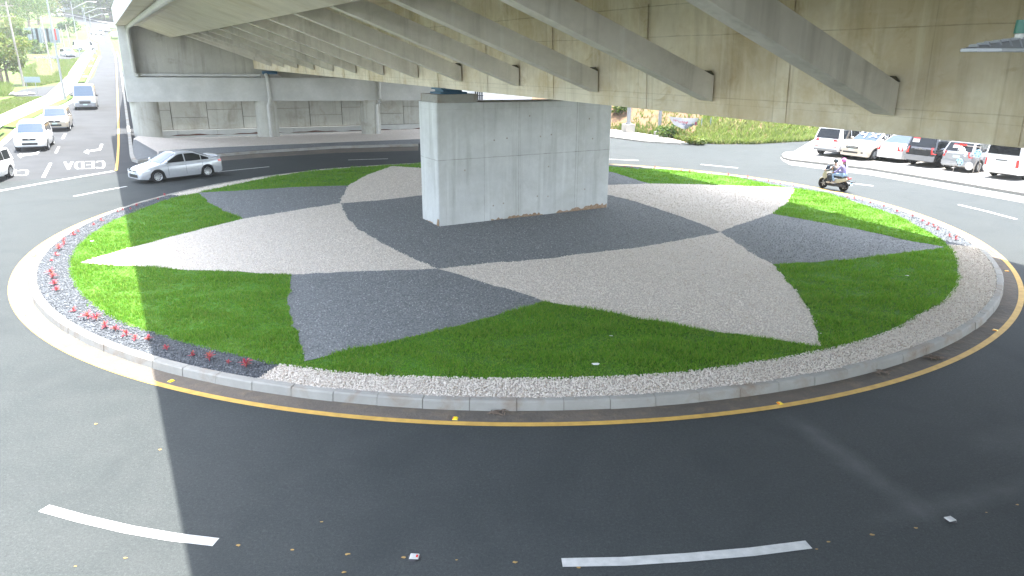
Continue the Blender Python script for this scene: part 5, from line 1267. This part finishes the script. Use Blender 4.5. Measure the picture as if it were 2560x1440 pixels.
# far overpass at the top
M['far_bridge'] = plain('far_bridge', (.42, .45, .48), .8)
q0 = at_depth(70, 8, 330); e = empty('far_overpass', (q0[0], 330, zt(-60, 360)), 0, 'distant pale overpass crossing the hilltop at the top edge', 'bridge')
a, b = at_depth(66, 11, 330), at_depth(170, -4, 330); mb = MB(); mb.box(a[0], b[0], 330, 342, a[2]+.9, b[2]); mb.build('deck', M['far_bridge'], e, world=True)
mb = MB(); mb.box(a[0], b[0], 329.5, 330-.01, a[2]+1.9, b[2]+.6); mb.build('parapet', M['sidewalk'], e, world=True)
for px in (95, 135, 160): q = at_depth(px, 10, 334); mb = MB(); mb.box(q[0]-1, q[0]+1, 333, 336, q[2]-12, a[2]+.95); mb.build('column', M['far_bridge'], e, world=True)
# white barrier blocks up the road
mb = MB()
for px in (243, 252, 262, 272, 281): p = gp(px, 70, .0); mb.box(p[0]-1.4, p[0]+1.4, p[1]-.3, p[1]+.3, p[2], p[2]+1.1)
tag(mb.build('barrier', M['white_paint']), 'row of white concrete barrier blocks across the top of the approach road', 'barrier')
for px, py, l in ((247, 87, 'red and white marker post at the forecourt corner'),):
    p = gp(px, py); e = empty('marker_post', tuple(p), 0, l, 'marker post'); mb = MB(); mb.tube([(0, 0, 0), (0, 0, .7)], .14, 8); mb.build('lower_part', M['white_paint'], e); mb = MB(); mb.tube([(0, 0, .7), (0, 0, 1.3)], .14, 8); mb.build('upper_part', M['red_lens'], e)

# ------------------------------------------------------------------ right background: cut bank, poles, banner, fence
M['bank'] = m_ground('red_bank', (.165, .10, .062), (.14, .09, .055), (.10, .12, .035), .25, .8)
foot = [(1180, 300), (1380, 318), (1535, 326), (1600, 335), (1660, 344), (1712, 357), (1790, 361), (1880, 361), (1960, 357), (2040, 351), (2120, 342), (2300, 325)]
F_ = [gp(*p) for p in foot]; mb = MB(); rows = []
hs = [(0, -.05), (.6, .12), (2.2, .8), (4.5, 1.9), (7.5, 3.4), (11, 4.7), (16, 6.0), (26, 7.6), (45, 8.6)]
rb = random.Random(12)
def resamp(P, n):
    out = []
    for i in range(len(P)-1):
        for k in range(n): out.append(P[i]+(P[i+1]-P[i])*k/n)
    return out+[P[-1]]
FF = resamp(F_, 5); dirn = np.array([.45, .9, 0]); dirn /= np.linalg.norm(dirn)
for i, p in enumerate(FF):
    k = 1.0 if i < 40 else max(.35, 1-(i-40)*.05)
    rows.append([p+dirn*d+np.array([0, 0, z*k+(rb.uniform(-.22, .22) if z > .5 else 0)])+np.array([rb.uniform(-.2, .2), 0, 0]) for d, z in hs])
m = len(hs); mb.add([tuple(q) for r_ in rows for q in r_], [(i*m+j, (i+1)*m+j, (i+1)*m+j+1, i*m+j+1) for i in range(len(rows)-1) for j in range(m-1)])
o = mb.build('bank', M['bank'], smooth=60); o['kind'] = 'structure'
def bank_pt(px, py):
    d = ray(px, py); best = None
    from mathutils.geometry import intersect_ray_tri
    for i in range(len(rows)-1):
        for j in range(m-1):
            qa, qb, qc, qd = (Vector(x) for x in (rows[i][j], rows[i+1][j], rows[i+1][j+1], rows[i][j+1]))
            for t in ((qa, qb, qc), (qa, qc, qd)):
                h = intersect_ray_tri(*t, Vector(d), Vector((0, 0, H)), True)
                if h is not None and (best is None or (h-Vector((0, 0, H))).length < (best-Vector((0, 0, H))).length): best = h
    return best
def bank_grass(name, cells, n, h, w, mt, lab, seed):
    r2 = np.random.default_rng(seed); out = []
    for (i0, i1, j0, j1, k) in cells:
        for _ in range(int(n*k)):
            i = r2.uniform(i0, i1); j = r2.uniform(j0, j1); a, b = int(min(i, len(rows)-2)), int(min(j, m-2)); s, t = i-a, j-b
            out.append((np.array(rows[a][b])*(1-s)+np.array(rows[a+1][b])*s)*(1-t)+(np.array(rows[a][b+1])*(1-s)+np.array(rows[a+1][b+1])*s)*t)
    o_ = np.array(out); return blades(name, o_[:, 0], o_[:, 1], o_[:, 2]-.03, h, w, M[mt], lab, 'grass', 3)
bank_grass('bank_grass', [(26, 55, .3, 7, 1.0)], 15000, .42, .09, 'bank_blade', 'tall bright grass covering the right part of the bank behind the roundabout', 3)
bank_grass('bank_grass', [(0, 27, 4.6, 8, .7), (6, 28, 0.5, 1.6, .18), (12, 28, 1.6, 4.6, .10)], 5000, .4, .09, 'tall_grass', 'thin grass on the crest and foot of the red earth bank', 4)
# bush
def bush(px, py, w, hh, mt, lab, seed, base=None):
    p = base if base is not None else gp(px, py); r = random.Random(seed)
    cl = [(r.uniform(-w, w)*.35, r.uniform(-w, w)*.3, hh*r.uniform(.3, .7), w*r.uniform(.2, .34), w*r.uniform(.2, .34), hh*r.uniform(.25, .4)) for _ in range(9)]
    e = empty('bush', tuple(p), 0, lab, 'bush'); mb = MB()
    for c in cl: mb.tube([(0, 0, -.05), (c[0]*.5, c[1]*.5, c[2]*.5), c[:3]], [.035, .02, .01], 5)
    mb.build('stem', M['bark'], e); leaf_mesh('foliage', cl, 900, .11, M[mt], seed, e)
bush(1672, 346, 1.9, 1.3, 'leaf_mid', 'leafy green bush at the foot of the bank beside the second pole base', 41)
bush(1735, 361, 1.6, .7, 'leaf_yellow', 'low pale shrub at the roadside end of the bank', 42)
bt = bank_pt(1548, 285)
if bt is not None: bush(0, 0, 2.0, 1.4, 'leaf_mid', 'dark shrub on the bank right beside the pier edge', 43, bt)
# two steel poles on concrete blocks
def block_pole(px, py, wpx, hpx, rpx, lab):
    p = gp(px, py); Y = p[1]; k = Y/math.cos(TH)/FPX*1.0; w = wpx*Y/FPX; hh = at_depth(px, py-hpx, Y)[2]-p[2]
    e = empty('steel_pole', (p[0], Y, p[2]), .35, lab, 'pole', 'steel poles before the bank'); mb = MB(); mb.box(-w/2, w/2, -w/2, w/2, -.1, hh); mb.build('base_block', M['sidewalk'], e)
    mb = MB(); mb.tube([(0, 0, hh), (0, 0, 14)], rpx*Y/FPX, 14); mb.build('pole', M['steel'], e, smooth=50)
    mb = MB(); mb.tube([(0, 0, hh), (0, 0, hh+.12)], rpx*1.5*Y/FPX, 14); mb.build('flange', M['steel'], e)
block_pole(1570, 333, 24, 23, 5.0, 'left steel pole on a tall white concrete block before the red bank')
block_pole(1647, 341, 18, 12, 4.2, 'right steel pole on a low concrete block beside the bush')
# slack banner on the bank
M['banner_cloth'] = plain('banner_cloth', (.36, .36, .37), .8); M['banner_red'] = plain('banner_red', (.30, .045, .08), .8); M['banner_blue'] = plain('banner_blue', (.02, .045, .15), .8)
pb = bank_pt(1705, 322); Yb2 = pb.y-.5 if pb is not None else 62
e = empty('banner', (float(at_depth(1705, 320, Yb2)[0]), Yb2, float(at_depth(1705, 326, Yb2)[2])), 0, 'slack white banner with faded pink and blue writing tied up on the bank', 'banner')
corn = [(1671, 291), (1746, 295), (1744, 326), (1716, 326), (1700, 319), (1685, 312)]
nx_, ny_ = 16, 8; P4 = []
for j in range(ny_+1):
    for i in range(nx_+1):
        s, t = i/nx_, j/ny_; top = (lerp(1671, 1746, s), lerp(291, 295, s)+3*math.sin(s*math.pi)*.6); bot = (lerp(1685, 1744, s), float(np.interp(s, [0, .25, .5, .7, 1], [312, 319, 325, 327, 326])))
        q = at_depth(lerp(top[0], bot[0], t), lerp(top[1], bot[1], t), Yb2+.10*math.sin(s*5+t*2)); P4.append(tuple(q))
mb = MB(); mb.add(P4, [(j*(nx_+1)+i, j*(nx_+1)+i+1, (j+1)*(nx_+1)+i+1, (j+1)*(nx_+1)+i) for j in range(ny_) for i in range(nx_)]); mb.build('cloth', M['banner_cloth'], e, world=True)
def bq(s, t):
    top = (lerp(1671, 1746, s), lerp(291, 295, s)+3*math.sin(s*math.pi)*.6); bot = (lerp(1685, 1744, s), float(np.interp(s, [0, .25, .5, .7, 1], [312, 319, 325, 327, 326])))
    return tuple(at_depth(lerp(top[0], bot[0], t), lerp(top[1], bot[1], t), Yb2+.10*math.sin(s*5+t*2)-.04))
def scribble(name, mt, s0, s1, t, hh, n, seed):
    r = random.Random(seed); mb = MB(); x = s0
    while x < s1:
        w = (s1-s0)/n*r.uniform(.5, .9)
        for k in range(2):
            a, b = x+r.uniform(0, w*.4), x+w*r.uniform(.6, 1); ya, yb = t+r.uniform(-hh, hh)*.5, t+r.uniform(-hh, hh)*.5
            mb.poly([bq(a, ya-hh*.3), bq(b, yb-hh*.3), bq(b, yb+hh*.3), bq(a, ya+hh*.3)])
        x += w*1.25
    mb.build(name, M[mt], e, world=True)
scribble('pink_writing', 'banner_red', .10, .62, .36, .18, 10, 1); scribble('blue_writing', 'banner_blue', .38, .90, .56, .13, 16, 2); scribble('blue_writing', 'banner_blue', .44, .88, .70, .09, 14, 3); scribble('blue_writing', 'banner_blue', .48, .86, .82, .08, 12, 4); scribble('pink_writing', 'banner_red', .55, .90, .92, .06, 8, 5)
mb = MB(); c0_ = (.92, .42); mb.poly([bq(c0_[0]+.035*math.cos(k*.785), c0_[1]+.14*math.sin(k*.785)) for k in range(8)]); mb.build('pink_emblem', M['banner_red'], e, world=True)
for k, (px, py, ty) in enumerate(((1751, 341, 296), (1774, 337, 294))):
    q = at_depth(px, py, Yb2-.6); t_ = at_depth(px, ty, Yb2-.6); mb = MB(); mb.tube([(q[0], Yb2-.6, q[2]-1.2), (q[0], Yb2-.6, t_[2])], .035, 6); o = mb.build('fence_post', M['sign_back'])
    tag(o, ('thin green fence post just right of the banner', 'thin green fence post in the tall grass, further right of the banner')[k], 'post')
# light panel fence and grey shed behind the parked cars
M['fence'] = plain('pale_fence', (.55, .55, .52), .8)
e0, e1 = gp(2190, 352), gp(2700, 330); e = empty('panel_fence', tuple(e0), 0, 'pale ribbed panel fence behind the parked cars', 'fence')
mb = MB(); n = 60
for i in range(n):
    a = e0+(e1-e0)*i/n; b = e0+(e1-e0)*(i+.82)/n; f = np.array([0, .12, 0]); z = np.array([0, 0, 2.2]); mb.hexa([a, b, b+f, a+f], [a+z, b+z, b+f+z, a+f+z])
mb.build('panel', M['fence'], e, world=True)
mb = MB(); f = np.array([0, .06, 0]); g_ = np.array([0, .05, 0]); mb.hexa([e0+g_+[0, 0, .3], e1+g_+[0, 0, .3], e1+g_+f+[0, 0, .3], e0+g_+f+[0, 0, .3]], [e0+g_+[0, 0, 1.9], e1+g_+[0, 0, 1.9], e1+g_+f+[0, 0, 1.9], e0+g_+f+[0, 0, 1.9]]); mb.build('rail', M['fence'], e, world=True)
# things glimpsed under the girder beyond the pier: white wall and four dark bars
M['white_wall'] = plain('white_wall', (.75, .75, .74), .8)
p = gp(1260, 292); Yw = 74.0; a, b = at_depth(1150, 270, Yw), at_depth(1330, 222, Yw)
mb = MB(); mb.box(a[0], b[0], Yw, Yw+.4, -.2, b[2]); o = mb.build('white_wall', M['white_wall']); tag(o, 'white wall glimpsed over the pier top under the girder', 'wall')
mb = MB()
for k in range(4): 
    q = at_depth(1189+k*5.3, 240, Yw-.6); mb.box(q[0]-.07, q[0]+.07, Yw-.66, Yw-.52, -.2, b[2]+.3)
q0, q1 = at_depth(1186, 240, Yw-.6), at_depth(1208, 240, Yw-.6); mb.box(q0[0], q1[0], Yw-.51, Yw-.45, q0[2], q0[2]+.08)
tag(mb.build('railing', M['black_trim']), 'short black railing of four bars glimpsed over the pier top', 'railing')

# rack of wheel covers in front of the silver hatchback
p = flat(2412, 432, .13); e = empty('display_rack', (p[0], p[1], .13), hp, 'thin metal easel rack standing on the apron before the silver hatchback', 'rack')
mb = MB(); X2 = .45
for y in (-.55, .55):
    mb.tube([(-.25, y, 0), (.05, y, 1.55)], .022, 6); mb.tube([(.4, y, 0), (.05, y, 1.55)], .022, 6)
for z in (.35, .95, 1.5): mb.tube([(-.25+.3*z/1.55, -.55, z), (-.25+.3*z/1.55, .55, z)], .02, 6)
mb.build('frame', M['wood'], e)
mb = MB(); mb.box(-.02, .04, .2, .6, 1.5, 1.6); mb.build('red_tag', M['red_lens'], e)
M['pale_blue'] = plain('pale_blue_plastic', (.30, .55, .75), .35); M['wheel_cover'] = plain('wheel_cover_plastic', (.75, .77, .80), .35)
def cover(y, z, mt, lab):
    w = Matrix.Rotation(hp, 4, 'Z'); off = w @ Vector((-.33+.3*z/1.55, y, z)); eo = empty('wheel_cover', (e.location[0]+off.x, e.location[1]+off.y, e.location[2]+off.z), hp+math.pi/2, lab, 'wheel cover', 'wheel covers on the rack')
    mb = MB(); mb.lathe([(.21, .03), (.215, .015), (.20, -.0), (.13, .005), (.05, -.02), (.001, -.022)], 20, Matrix.Rotation(math.pi, 4, 'Z')); mb.build('disc', M[mt], eo, smooth=40)
    for k in range(6):
        a = k*math.pi/3; mb = MB(); cx, cz = .145*math.cos(a), .145*math.sin(a); mb.lathe([(.032, .0), (.001, -.0)], 8, Matrix.Translation((cx, .012, cz)) @ Matrix.Rotation(math.pi, 4, 'Z')); mb.build('slot', M['black_trim'], eo)
cover(.38, 1.22, 'wheel_cover', 'white wheel cover at the upper left of the rack'); cover(.10, .98, 'wheel_cover', 'white wheel cover in the middle of the rack'); cover(-.55, 1.15, 'pale_blue', 'pale blue wheel cover at the upper right of the rack'); cover(.30, .58, 'pale_blue', 'pale blue wheel cover at the lower left of the rack'); cover(-.28, .42, 'wheel_cover', 'largest white wheel cover low at the right of the rack')

# ------------------------------------------------------------------ scooter with two riders
pf, pr_ = flat(2056, 470, 0), flat(2107, 479, 0); hs_ = math.atan2(pf[1]-pr_[1], pf[0]-pr_[0]); mid = (pf+pr_)/2; wbs = np.linalg.norm(pf-pr_)
SCL = float(min(1.0, max(.78, wbs/1.34)))
print('SCOOTER', wbs, SCL)
sco = empty('motor_scooter', (mid[0], mid[1], .006), hs_, 'cream and black motor scooter with two riders passing the island', 'scooter')
sco.scale = (SCL,)*3
M['skin'] = plain('skin', (.42, .26, .18), .6); M['jacket_grey'] = plain('grey_jacket', (.10, .105, .11), .8); M['jacket_violet'] = plain('violet_jacket', (.24, .22, .42), .8, var=.2, sc_=12); M['jeans'] = plain('pale_jeans', (.28, .40, .58), .85, var=.12, sc_=20); M['dark_trousers'] = plain('dark_trousers', (.06, .07, .08), .85); M['helmet_dark'] = plain('dark_helmet', (.05, .06, .07), .3); M['helmet_pink'] = plain('pink_helmet', (.62, .14, .45), .35, var=.25, sc_=8); M['shoe'] = plain('pale_shoe', (.55, .50, .42), .7); M['hair'] = plain('dark_hair', (.04, .025, .02), .7)
wb2 = 1.34/2
for x in (wb2, -wb2):
    wv = make_wheel(.29, .12, 5, 'rim'); wv.parent = sco; wv.location = (x, 0, .29)
def pr2(name, prof, y0, y1, m, bev=.0):
    mb = MB(); n = len(prof); cx = sum(p[0] for p in prof)/n; cz = sum(p[1] for p in prof)/n
    ins = lambda f: [(cx+(x-cx)*f, cz+(z-cz)*f) for x, z in prof]
    a, b = ins(.90), prof
    vs = [(x, y0, z) for x, z in a]+[(x, y0+(y1-y0)*.2, z) for x, z in b]+[(x, y1-(y1-y0)*.2, z) for x, z in b]+[(x, y1, z) for x, z in a]
    mb.add(vs, [tuple(range(n)), tuple(range(3*n, 4*n))[::-1]]+[(k*n+i, (k+1)*n+i, (k+1)*n+(i+1) % n, k*n+(i+1) % n) for k in range(3) for i in range(n)])
    return mb.build(name, M[m], sco, smooth=40)
pr2('front_fairing', [(.46, .55), (.62, .62), (.66, .80), (.56, 1.02), (.44, 1.08), (.36, .90), (.34, .66)], -.19, .19, 'paint_cream')
pr2('front_fender', [(.40, .50), (.50, .62), (.68, .66), (.88, .58), (.96, .42), (.86, .52), (.68, .60), (.54, .56)], -.07, .07, 'paint_cream')
pr2('leg_shield', [(.28, .30), (.42, .34), (.46, .62), (.40, .95), (.34, .90), (.34, .60), (.24, .42)], -.17, .17, 'black_trim')
pr2('floor_board', [(.36, .26), (.34, .36), (-.20, .38), (-.30, .30), (-.20, .22), (.20, .22)], -.17, .17, 'black_trim')
pr2('side_panel', [(-.12, .40), (-.10, .62), (-.45, .70), (-.90, .80), (-.98, .72), (-.80, .58), (-.45, .45)], -.16, .16, 'paint_cream')
pr2('seat', [(.04, .70), (.06, .77), (-.30, .77), (-.42, .83), (-.86, .87), (-.90, .80), (-.45, .705)], -.14, .14, 'black_trim')
pr2('engine', [(-.25, .24), (-.20, .40), (-.55, .46), (-.86, .36), (-.86, .24), (-.5, .20)], -.12, .14, 'dark_metal')
pr2('tail_light', [(-.86, .70), (-.90, .80), (-1.02, .80), (-1.0, .72)], -.13, .13, 'red_lens')
pr2('windscreen', [(.52, 1.03), (.60, 1.0), (.44, 1.34), (.40, 1.34)], -.17, .17, 'shield_glass')
pr2('exhaust', [(-.45, .26), (-.45, .36), (-1.02, .46), (-1.04, .36)], -.26, -.15, 'chrome')
mb = MB(); mb.box(-1.14, -1.12, -.10, .10, .48, .62); mb.build('license_plate', M['pale_blue'], sco)
mb = MB(); mb.box(-1.20, -.88, -.05, .05, .58, .62); mb.box(-1.24, -1.16, -.16, .16, .56, .62); mb.build('rear_fender', M['black_trim'], sco)
mb = MB(); mb.tube([(.40, -.36, 1.06), (.44, -.12, 1.02), (.44, .12, 1.02), (.40, .36, 1.06)], .018, 7); mb.build('handlebar', M['black_trim'], sco)
for s in (-1, 1):
    mb = MB(); mb.ball((.50, s*.36, 1.28), .02, .07, .05, 8, 6); mb.tube([(.44, s*.22, 1.04), (.50, s*.34, 1.26)], .01, 5); mb.build('mirror', M['black_trim'], sco)
    mb = MB(); mb.tube([(wb2, s*.08, .29), (.50, s*.08, .72)], .025, 7); mb.build('fork', M['steel'], sco)
mb = MB(); mb.ball((.645, 0, .86), .03, .12, .06, 10, 6); mb.build('headlight', M['clear_lens'], sco)
def skin_obj(name, joints, edges, m, parent, root=0, sub=1):
    me = bpy.data.meshes.new(name); me.from_pydata([j[:3] for j in joints], edges, []); o = put(name, me, m, parent)
    o.modifiers.new('skin', 'SKIN'); o.modifiers['skin'].use_smooth_shade = True
    sv = me.skin_vertices[0].data
    for i, j in enumerate(joints): sv[i].radius = (j[3], j[4] if len(j) > 4 else j[3]); sv[i].use_root = (i == root)
    if sub: mm = o.modifiers.new('sub', 'SUBSURF'); mm.levels = sub; mm.render_levels = sub
    return o
def rider(lab, hipx, hipz, lean, hand, foot, knee, top, leg, helm, hairlen=0, turn=0):
    w = Matrix.Rotation(hs_, 4, 'Z'); e = empty('person', tuple(sco.location), hs_, lab, 'person', None); e.scale = (SCL,)*3
    sx, sz = hipx+lean[0], hipz+lean[1]                       # shoulder line
    J = [(hipx, 0, hipz+.02, .12, .11), (hipx+lean[0]*.35, 0, hipz+lean[1]*.4, .12, .10), (hipx+lean[0]*.85, 0, hipz+lean[1]*.85, .145, .10), (sx+.02, 0, sz+.06, .055), (sx+.04, 0, sz+.14, .055), (sx+.05, 0, sz+.24, .095, .10), (sx+.055, 0, sz+.33, .07)]
    E_ = [(0, 1), (1, 2), (2, 3), (3, 4), (4, 5), (5, 6)]
    arms, legs = [], []
    for s in (-1, 1):
        sh = (sx, s*.19, sz-.02); hd_ = (hand[0], s*hand[1], hand[2]); el = ((sh[0]+hd_[0])/2-.04, s*(.5*(.19+hand[1])+.07), (sh[2]+hd_[2])/2-.10)
        i0 = len(J); J += [(*sh, .058), (*el, .043), (hd_[0]-.05*np.sign(hd_[0]-el[0]), hd_[1], hd_[2]+.01, .030), (*hd_, .034, .020)]; E_ += [(2, i0), (i0, i0+1), (i0+1, i0+2), (i0+2, i0+3)]
        arms.append((sh, el, hd_))
        for f in range(5):                                     # four fingers folded over the grip and a thumb
            y = hd_[1]+s*(-.032+.021*f) if f < 4 else hd_[1]-s*.045; k0 = len(J); ln = (.030, .036, .034, .026, .022)[f]
            if f < 4: J += [(hd_[0]+.030, y, hd_[2]+.012, .010), (hd_[0]+.045+ln*.3, y, hd_[2]-.012, .009), (hd_[0]+.03, y, hd_[2]-.012-ln*.8, .008)]
            else: J += [(hd_[0]+.01, y, hd_[2]-.008, .011), (hd_[0]+.03, y-s*.01, hd_[2]-.03, .010), (hd_[0]+.04, y, hd_[2]-.05, .009)]
            E_ += [(i0+3, k0), (k0, k0+1), (k0+1, k0+2)]
        hp_ = (hipx+.02, s*.10, hipz-.02); kn = (knee[0], s*knee[1], knee[2]); ft = (foot[0], s*foot[1], foot[2]); i0 = len(J)
        J += [(*hp_, .088), (*kn, .062), (ft[0]-.02, ft[1], ft[2]+.10, .042), (ft[0]-.01, ft[1], ft[2]+.035, .042, .036), (ft[0]+.15, ft[1]+s*.02, ft[2]+.025, .040, .026)]; E_ += [(0, i0), (i0, i0+1), (i0+1, i0+2), (i0+2, i0+3), (i0+3, i0+4)]
        legs.append((hp_, kn, ft))
    skin_obj('body', J, E_, M['skin'], e)
    TJ = [(hipx, 0, hipz+.0, .18, .17), (hipx+lean[0]*.4, 0, hipz+lean[1]*.4, .175, .165), (hipx+lean[0]*.85, 0, hipz+lean[1]*.85, .20, .165), (sx+.02, 0, sz+.05, .075)]; TE = [(0, 1), (1, 2), (2, 3)]
    for sh, el, hd_ in arms:
        k = len(TJ); c = tuple(lerp(el[q], hd_[q], .82) for q in range(3)); TJ += [(*sh, .095), (*el, .066), (*c, .047)]; TE += [(2, k), (k, k+1), (k+1, k+2)]
    skin_obj('jacket', TJ, TE, M[top], e)
    LJ = [(hipx, 0, hipz-.02, .145, .13)]; LE = []
    for hp_, kn, ft in legs:
        k = len(LJ); LJ += [(*hp_, .108), (*kn, .080), (ft[0]-.02, ft[1], ft[2]+.09, .062)]; LE += [(0, k), (k, k+1), (k+1, k+2)]
    skin_obj('trousers', LJ, LE, M[leg], e)
    for hp_, kn, ft in legs:
        s = np.sign(ft[1]); mb = MB(); mb.ball((ft[0]+.06, ft[1]+s*.01, ft[2]+.035), .135, .052, .048, 10, 6); mb.build('shoe', M['shoe'], e, smooth=60)
    cx, cz = sx+.055, sz+.275
    mb = MB(); mb.ball((cx-.01, 0, cz+.02), .135, .118, .135, 14, 10); mb.v = [v if not (v[0] > cx+.07 and v[2] < cz+.02) else (cx+.07, v[1], v[2]) for v in mb.v]; mb.build('helmet', M[helm], e, smooth=60)
    mb = MB(); mb.add([(cx+.13+.0*abs(y), y, cz+.055-.03*0) for y in (-.09, -.03, .03, .09)]+[(cx+.085, y, cz-.06) for y in (-.095, -.04, .04, .095)], [(0, 1, 5, 4), (1, 2, 6, 5), (2, 3, 7, 6)]); mb.build('visor', M['shield_glass'], e)
    mb = MB(); mb.ball((cx+.075, 0, cz-.045), .02, .016, .028, 6, 5); mb.build('nose', M['skin'], e)
    mb = MB(); mb.ball((cx+.068, -.032, cz-.012), .010, .014, .008, 6, 4); mb.ball((cx+.068, .032, cz-.012), .010, .014, .008, 6, 4); mb.build('eyes', M['black_trim'], e)
    mb = MB(); mb.ball((cx+.066, 0, cz-.088), .008, .024, .007, 6, 4); mb.build('mouth', M['banner_red'], e)
    if hairlen: mb = MB(); mb.tube([(cx-.10, 0, cz-.06), (cx-.15, .01, cz-.2), (cx-.17, 0, cz-hairlen)], [.045, .04, .012], 8); mb.build('hair', M['hair'], e, smooth=60)
    return e
rider('rider at the handlebar in dark grey jacket, dark trousers and dark helmet', -.12, .86, (.10, .48), (.42, .30, 1.08), (.20, .15, .37), (.30, .16, .80), 'jacket_grey', 'dark_trousers', 'helmet_dark')
rider('passenger in violet top, pale jeans and pink helmet sitting behind the rider', -.56, .94, (.05, .48), (-.04, .22, 1.00), (-.14, .22, .40), (-.05, .25, .90), 'jacket_violet', 'jeans', 'helmet_pink', .34)
SUN_E, SKY_S, EXPO, SKY_SAT, HAZE, HAZE_G = 2.9, 0.15, 3.05, .58, 0.0004, 0.3
# ------------------------------------------------------------------ camera, light, view
cam = bpy.data.cameras.new('camera'); co = bpy.data.objects.new('camera', cam); col.objects.link(co); sc.camera = co
c_, s_r = math.cos(RO), math.sin(RO)
R0 = Vector((1, 0, 0)); U0 = Vector((0, math.sin(TH), math.cos(TH))); F0 = Vector((0, math.cos(TH), -math.sin(TH)))
X1 = R0*c_+U0*s_r; Y1 = -s_r*R0+c_*U0; Z1 = -F0
co.matrix_world = Matrix(((X1.x, Y1.x, Z1.x, 0), (X1.y, Y1.y, Z1.y, 0), (X1.z, Y1.z, Z1.z, H), (0, 0, 0, 1)))
cam.sensor_width = 36; cam.lens = FPX/2560*36; cam.clip_end = 3000; cam.clip_start = .05
sd = np.array([SN[0]*.15+SD[0]*.02, SN[1]*.15+SD[1]*.02, 1.0]); sd /= np.linalg.norm(sd)    # towards the sun
elev = math.asin(sd[2]); azi = math.atan2(sd[0], sd[1])
sun = bpy.data.lights.new('sun', 'SUN'); sun.energy = SUN_E; sun.angle = R(.5); sun.color = (1, .965, .91)
so = bpy.data.objects.new('sun', sun); col.objects.link(so); so.rotation_euler = Vector(sd).to_track_quat('Z', 'Y').to_euler(); so.location = (0, 0, 60)
w = bpy.data.worlds.new('World'); sc.world = w; w.use_nodes = True
nt = w.node_tree; sk = nt.nodes.new('ShaderNodeTexSky'); sk.sky_type = 'NISHITA'; sk.sun_disc = False; sk.sun_elevation = elev; sk.sun_rotation = azi
sk.air_density = 1.0; sk.dust_density = 2.0; sk.ozone_density = 1.0
bg = nt.nodes['Background']; hs = nt.nodes.new('ShaderNodeHueSaturation'); hs.inputs['Saturation'].default_value = SKY_SAT; nt.links.new(sk.outputs[0], hs.inputs['Color']); nt.links.new(hs.outputs[0], bg.inputs[0]); bg.inputs[1].default_value = SKY_S
sc.view_settings.view_transform = 'Standard'; sc.view_settings.look = 'None'; sc.view_settings.gamma = 1; sc.view_settings.exposure = EXPO
sc.cycles.max_bounces = 8; sc.cycles.diffuse_bounces = 5; sc.cycles.transparent_max_bounces = 8
sc.cycles.use_denoising = True

if HAZE > 0:
    mb = MB(); mb.box(-760, 760, -760, 760, -2.0, 125.0)
    hm = bpy.data.materials.new('haze'); hm.use_nodes = True; hn = hm.node_tree; hn.nodes.remove(hn.nodes['Principled BSDF'])
    pv = hn.nodes.new('ShaderNodeVolumePrincipled'); pv.inputs['Color'].default_value = (.93, .96, 1.0, 1); pv.inputs['Density'].default_value = HAZE; pv.inputs['Anisotropy'].default_value = HAZE_G
    hn.links.new(pv.outputs[0], hn.nodes['Material Output'].inputs['Volume'])
    hz = mb.build('haze', hm); tag(hz, 'pale sunlit haze lying over the whole roundabout and the hill beyond', 'haze', None, 'stuff')
    sc.cycles.volume_bounces = 1; sc.cycles.transparent_max_bounces = 64; hm.use_transparent_shadow = True
